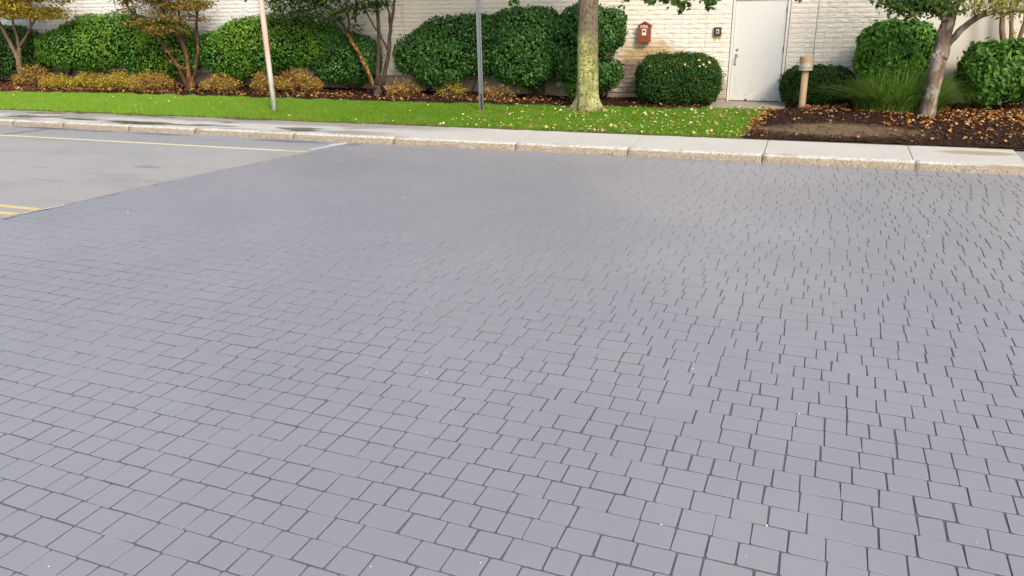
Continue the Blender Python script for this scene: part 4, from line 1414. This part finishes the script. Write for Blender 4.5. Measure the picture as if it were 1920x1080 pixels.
Q3 += [limb(m, [(726, 92), (718, 76), (711, 62)], [Y3, Y3 + .05, Y3 + .1], .03, .026)]
Q3 += [limb(m, [(706, 58), (692, 30), (676, 8), (668, -15)], Y3 + .05, .018, .012)]
Q3 += [limb(m, [(667, 42), (668, 18), (669, -20)], Y3 + .25, .028, .022)]
sp3 = [(rng.uniform(505, 700), rng.uniform(-40, 8), Y3 + rng.uniform(-.6, .2), rng.uniform(.5, 1)) for _ in range(52)]
sp3 += [(515, 14, Y3 - .4, .5), (540, 20, Y3 - .5, .7), (565, 14, Y3 - .5, .7), (560, 28, Y3 - .5, .5), (590, 24, Y3 - .4, .8), (610, 30, Y3 - .4, .8), (625, 38, Y3 - .3, .7), (640, 24, Y3 - .3, .8), (655, 14, Y3 - .3, .8), (676, 18, Y3 - .2, .5), (695, 14, Y3, .6), (705, 10, Y3, .5), (600, 12, Y3 - .4, .8), (668, 48, Y3, .16), (672, 56, Y3, .08), (530, 6, Y3 - .5, .8), (715, 6, Y3 + .1, .4)]
c_ = tiers(sp3, 230, (.24, .22, .07))
wispy(m, np.concatenate(Q3[2:6]), [at(px, py, yy) for px, py, yy, s_ in sp3[::3]], .009)
m.build('trunk', M['bark_dark'], t3, True)
m2.build('leaning_stem', M['bark_flake'], t3, True)
c_ = np.concatenate([c_, off_crown((base3[0] - .9, Y3 - .2, 3.5), (1.9, 1.0, .8), 4200)])
link('crown', leaves(c_, up3(len(c_)), .08, .048, M['maple_g'], 'crown', .15, .1, .5), t3)
settle(t3, base3)

# big mossy trunk
t4 = thing('maple_tree', 'large street tree with thick mossy yellow green trunk in the lawn', 'tree')
b4 = gnd(1103, 207); Y4 = float(b4[1])
cT = lambda py: at({0: 1103.5, 60: 1102.5, 100: 1102, 150: 1101.5, 185: 1102, 207: 1103}[py], py, Y4)
rows_, nA = [], 36
zs_ = np.concatenate([np.linspace(b4[2] - .06, b4[2] + .35, 9), np.linspace(b4[2] + .5, 3.6, 14)])
ctr_z = np.array([cT(p_)[2] for p_ in (207, 185, 150, 100, 60, 0)]); ctr_x = np.array([cT(p_)[0] for p_ in (207, 185, 150, 100, 60, 0)])
lobA = [(math.radians(196), .42), (math.radians(-20), .46), (math.radians(250), .16), (math.radians(290), .14), (math.radians(60), .2), (math.radians(120), .2)]
vs = []
for zv in zs_:
    xc = float(np.interp(zv, ctr_z, ctr_x)); hgt = zv - b4[2]
    rb = np.interp(hgt, [-.1, .3, .8, 1.6, 2.4, 3.6], [.255, .232, .215, .205, .20, .185])
    for j in range(nA):
        an = 2 * math.pi * j / nA
        fl_ = sum(k_ * max(0, math.cos(an - a_)) ** 26 for a_, k_ in lobA) * math.exp(-max(hgt, -.02) / .12)
        r = rb * (1 + .02 * math.sin(3 * an + zv * 2) + .015 * math.sin(7 * an + zv * 5)) + fl_ * .75
        vs.append((xc + r * math.cos(an), Y4 + r * math.sin(an), zv))
k_ = len(zs_)
fs = [(i * nA + j, i * nA + (j + 1) % nA, (i + 1) * nA + (j + 1) % nA, (i + 1) * nA + j) for i in range(k_ - 1) for j in range(nA)]
m = MB().add(vs, fs)
topc = np.array([float(np.interp(3.6, ctr_z, ctr_x)), Y4, 3.55])
tw = [at(px, py, yy) for px, py, yy in [(964, -6, 15.3), (1170, -12, 15.2), (1215, -16, 15.1), (1245, -14, 15.2), (1275, -8, 15.0), (1330, -10, 15.0), (1345, -14, 15.1), (1500, -16, 15.0)]]
for an, el_, L_ in [(200, 35, 2.6), (160, 50, 2.4), (-20, 30, 2.8), (-60, 40, 2.4), (30, 45, 2.5), (90, 55, 2), (-110, 40, 2.3), (270, 70, 2.6)]:
    d_ = np.array([math.cos(math.radians(an)) * math.cos(math.radians(el_)), math.sin(math.radians(an)) * math.cos(math.radians(el_)), math.sin(math.radians(el_))])
    m.tube([topc + d_ * L_ * s_ + rng.normal(0, .03, 3) * (s_ > 0) for s_ in np.linspace(0, 1, 6)], np.linspace(.10, .02, 6), 8)
for tg in tw:
    hi = np.array([tg[0] * .5 + topc[0] * .5, tg[1] * .5 + topc[1] * .5, 3.9])
    pts = [topc + (hi - topc) * s_ for s_ in (0, .5)] + [hi, hi + (tg - hi) * .55 + [0, 0, .12], tg]
    m.tube(pts, [.05, .03, .018, .010, .004], 6)
m.build('trunk', M['trunk'], t4, True)
C = []
for px, py, yy, n_ in [(962, 2, 15.3, 8), (968, 5, 15.3, 6), (1172, 1, 15.2, 12), (1180, -4, 15.2, 8), (1215, -4, 15.1, 16), (1222, 2, 15.1, 8), (1232, 1, 15.2, 6), (1248, -2, 15.2, 16), (1262, 2, 15.1, 14), (1272, 6, 15.0, 14), (1279, 12, 15.0, 10), (1281, 18, 15.0, 5), (1290, 4, 15.0, 8), (1300, -4, 15.0, 10), (1324, 2, 15.0, 6), (1334, 6, 15.0, 10), (1341, 2, 15.0, 10), (1333, 14, 15.0, 3), (1345, -5, 15.0, 8), (1499, -1, 15.0, 4), (1482, -6, 15, 3)]:
    C.append(at(px, py, yy) + rng.normal(0, .045, (n_, 3)))
C = np.concatenate(C + [off_crown((topc[0] - 1.9, Y4 - .1, 4.45), (3.0, 2.2, 1.35), 5000)])
link('crown', maple_leaves(C, np.tile([0, -.6, .6], (len(C), 1)), .105, M['shade_leaf'], 'crown'), t4)
settle(t4, b4)

# mottled tree on the right
t5 = thing('crape_myrtle_tree', 'leaning tree with mottled flaking bark in the right mulch bed', 'tree')
b5 = gbed(1738, 217); Y5 = float(b5[1])
m = MB()
Q5 = [limb(m, [(1737, 221), (1740, 205), (1745, 180), (1752, 148), (1759, 118), (1763, 104)], Y5, .145, .125, 14, .06)]
Q5 += [limb(m, [(1762, 108), (1766, 92), (1772, 62), (1777, 44), (1780, 36)], Y5, .135, .105, 12, .06)]
Q5 += [limb(m, [(1774, 42), (1764, 30), (1752, 18), (1738, 4), (1722, -20)], [Y5, Y5 - .05, Y5 - .1, Y5 - .2, Y5 - .3], .05, .025)]
Q5 += [limb(m, [(1780, 40), (1788, 22), (1796, 4), (1806, -30)], Y5, .085, .05)]
Q5 += [limb(m, [(1778, 44), (1781, 20), (1780, 0), (1778, -30)], Y5 + .1, .06, .04)]
Q5 += [limb(m, [(1766, 96), (1776, 84), (1792, 66), (1810, 49), (1830, 33), (1848, 26), (1875, 21), (1912, 20), (1950, 14)], [Y5, Y5, Y5 - .05, Y5 - .1, Y5 - .15, Y5 - .2, Y5 - .25, Y5 - .3, Y5 - .3], .065, .032)]
m.tube([at(1762, 112, Y5), at(1752, 106, Y5 - .06), at(1746, 102, Y5 - .08)], [.09, .055, .03], 9)
kn = [(1660, 0), (1672, 8), (1684, 12), (1700, 16), (1712, 20), (1692, 4), (1725, 12), (1740, 14), (1752, 20), (1730, 2), (1765, 8), (1710, 4), (1745, 2), (1680, -4), (1704, 24), (1716, -8), (1760, -5), (1775, 18)]
C = np.concatenate([at(px, py, Y5 - .25 + rng.uniform(-.3, .2)) + rng.normal(0, 1, (46, 3)) * [.11, .12, .055] for px, py in kn for _ in (0, 1)])
wispy(m, np.concatenate(Q5[1:4]), [at(px, py, Y5 - .25) for px, py in kn], .010)
ky = [(1812, 4), (1822, 20), (1835, 10), (1850, 4), (1862, 16), (1872, 6), (1882, 20), (1895, 8), (1905, 18), (1915, 6), (1912, 26), (1845, 22), (1890, -4), (1860, -5), (1925, 15), (1820, -6)]
Cy = np.concatenate([at(px, py, Y5 - .2 + rng.uniform(-.3, .2)) + rng.normal(0, 1, (34, 3)) * [.13, .12, .06] for px, py in ky])
wispy(m, Q5[5], [at(px, py, Y5 - .25) for px, py in ky], .008)
m.build('trunk', M['bark_mottle'], t5, True)
C = np.concatenate([C, off_crown((b5[0] - .1, Y5 - .2, 3.5), (1.4, 1.0, .8), 2200)])
link('crown', leaves(C, np.tile([0, -.5, .7], (len(C), 1)), .085, .045, M['myrtle'], 'crown', .15, .6, .6), t5)
cy = link('crown', leaves(Cy, np.tile([0, -.5, .7], (len(Cy), 1)), .085, .045, M['myrtle_y'], 'crown', .15, .6, .6), t5)
cy['label'] = 'yellowing foliage on the right hand branch'
settle(t5, b5)

# thin stems behind the right hand shrub
t6 = thing('slender_tree', 'slender multi stemmed tree rising behind the glossy shrub at the right edge', 'tree')
Y6 = 17.5
m = MB()
limb(m, [(1892, 205), (1888, 140), (1884, 80), (1878, 62), (1881, 30), (1882, 0), (1884, -40)], Y6, .055, .04)
limb(m, [(1896, 205), (1895, 140), (1894, 80), (1896, 40), (1898, 0), (1899, -40)], Y6 + .1, .045, .032)
limb(m, [(1902, 205), (1906, 140), (1912, 80), (1920, 40), (1930, 0), (1938, -40)], Y6, .045, .032)
m.build('trunk', M['bark_pale'], t6, True)
b6 = at(1896, 203, Y6)
C = off_crown((b6[0] + .2, Y6 - .1, 3.6), (1.0, .4, .8), 1500)
C = np.concatenate([C, at(1903, 63, Y6 - .1) + rng.normal(0, .04, (10, 3))])
link('crown', leaves(C, up3(len(C)), .07, .04, M['myrtle_y'], 'crown', .15, .4, .6), t6)
settle(t6, b6)
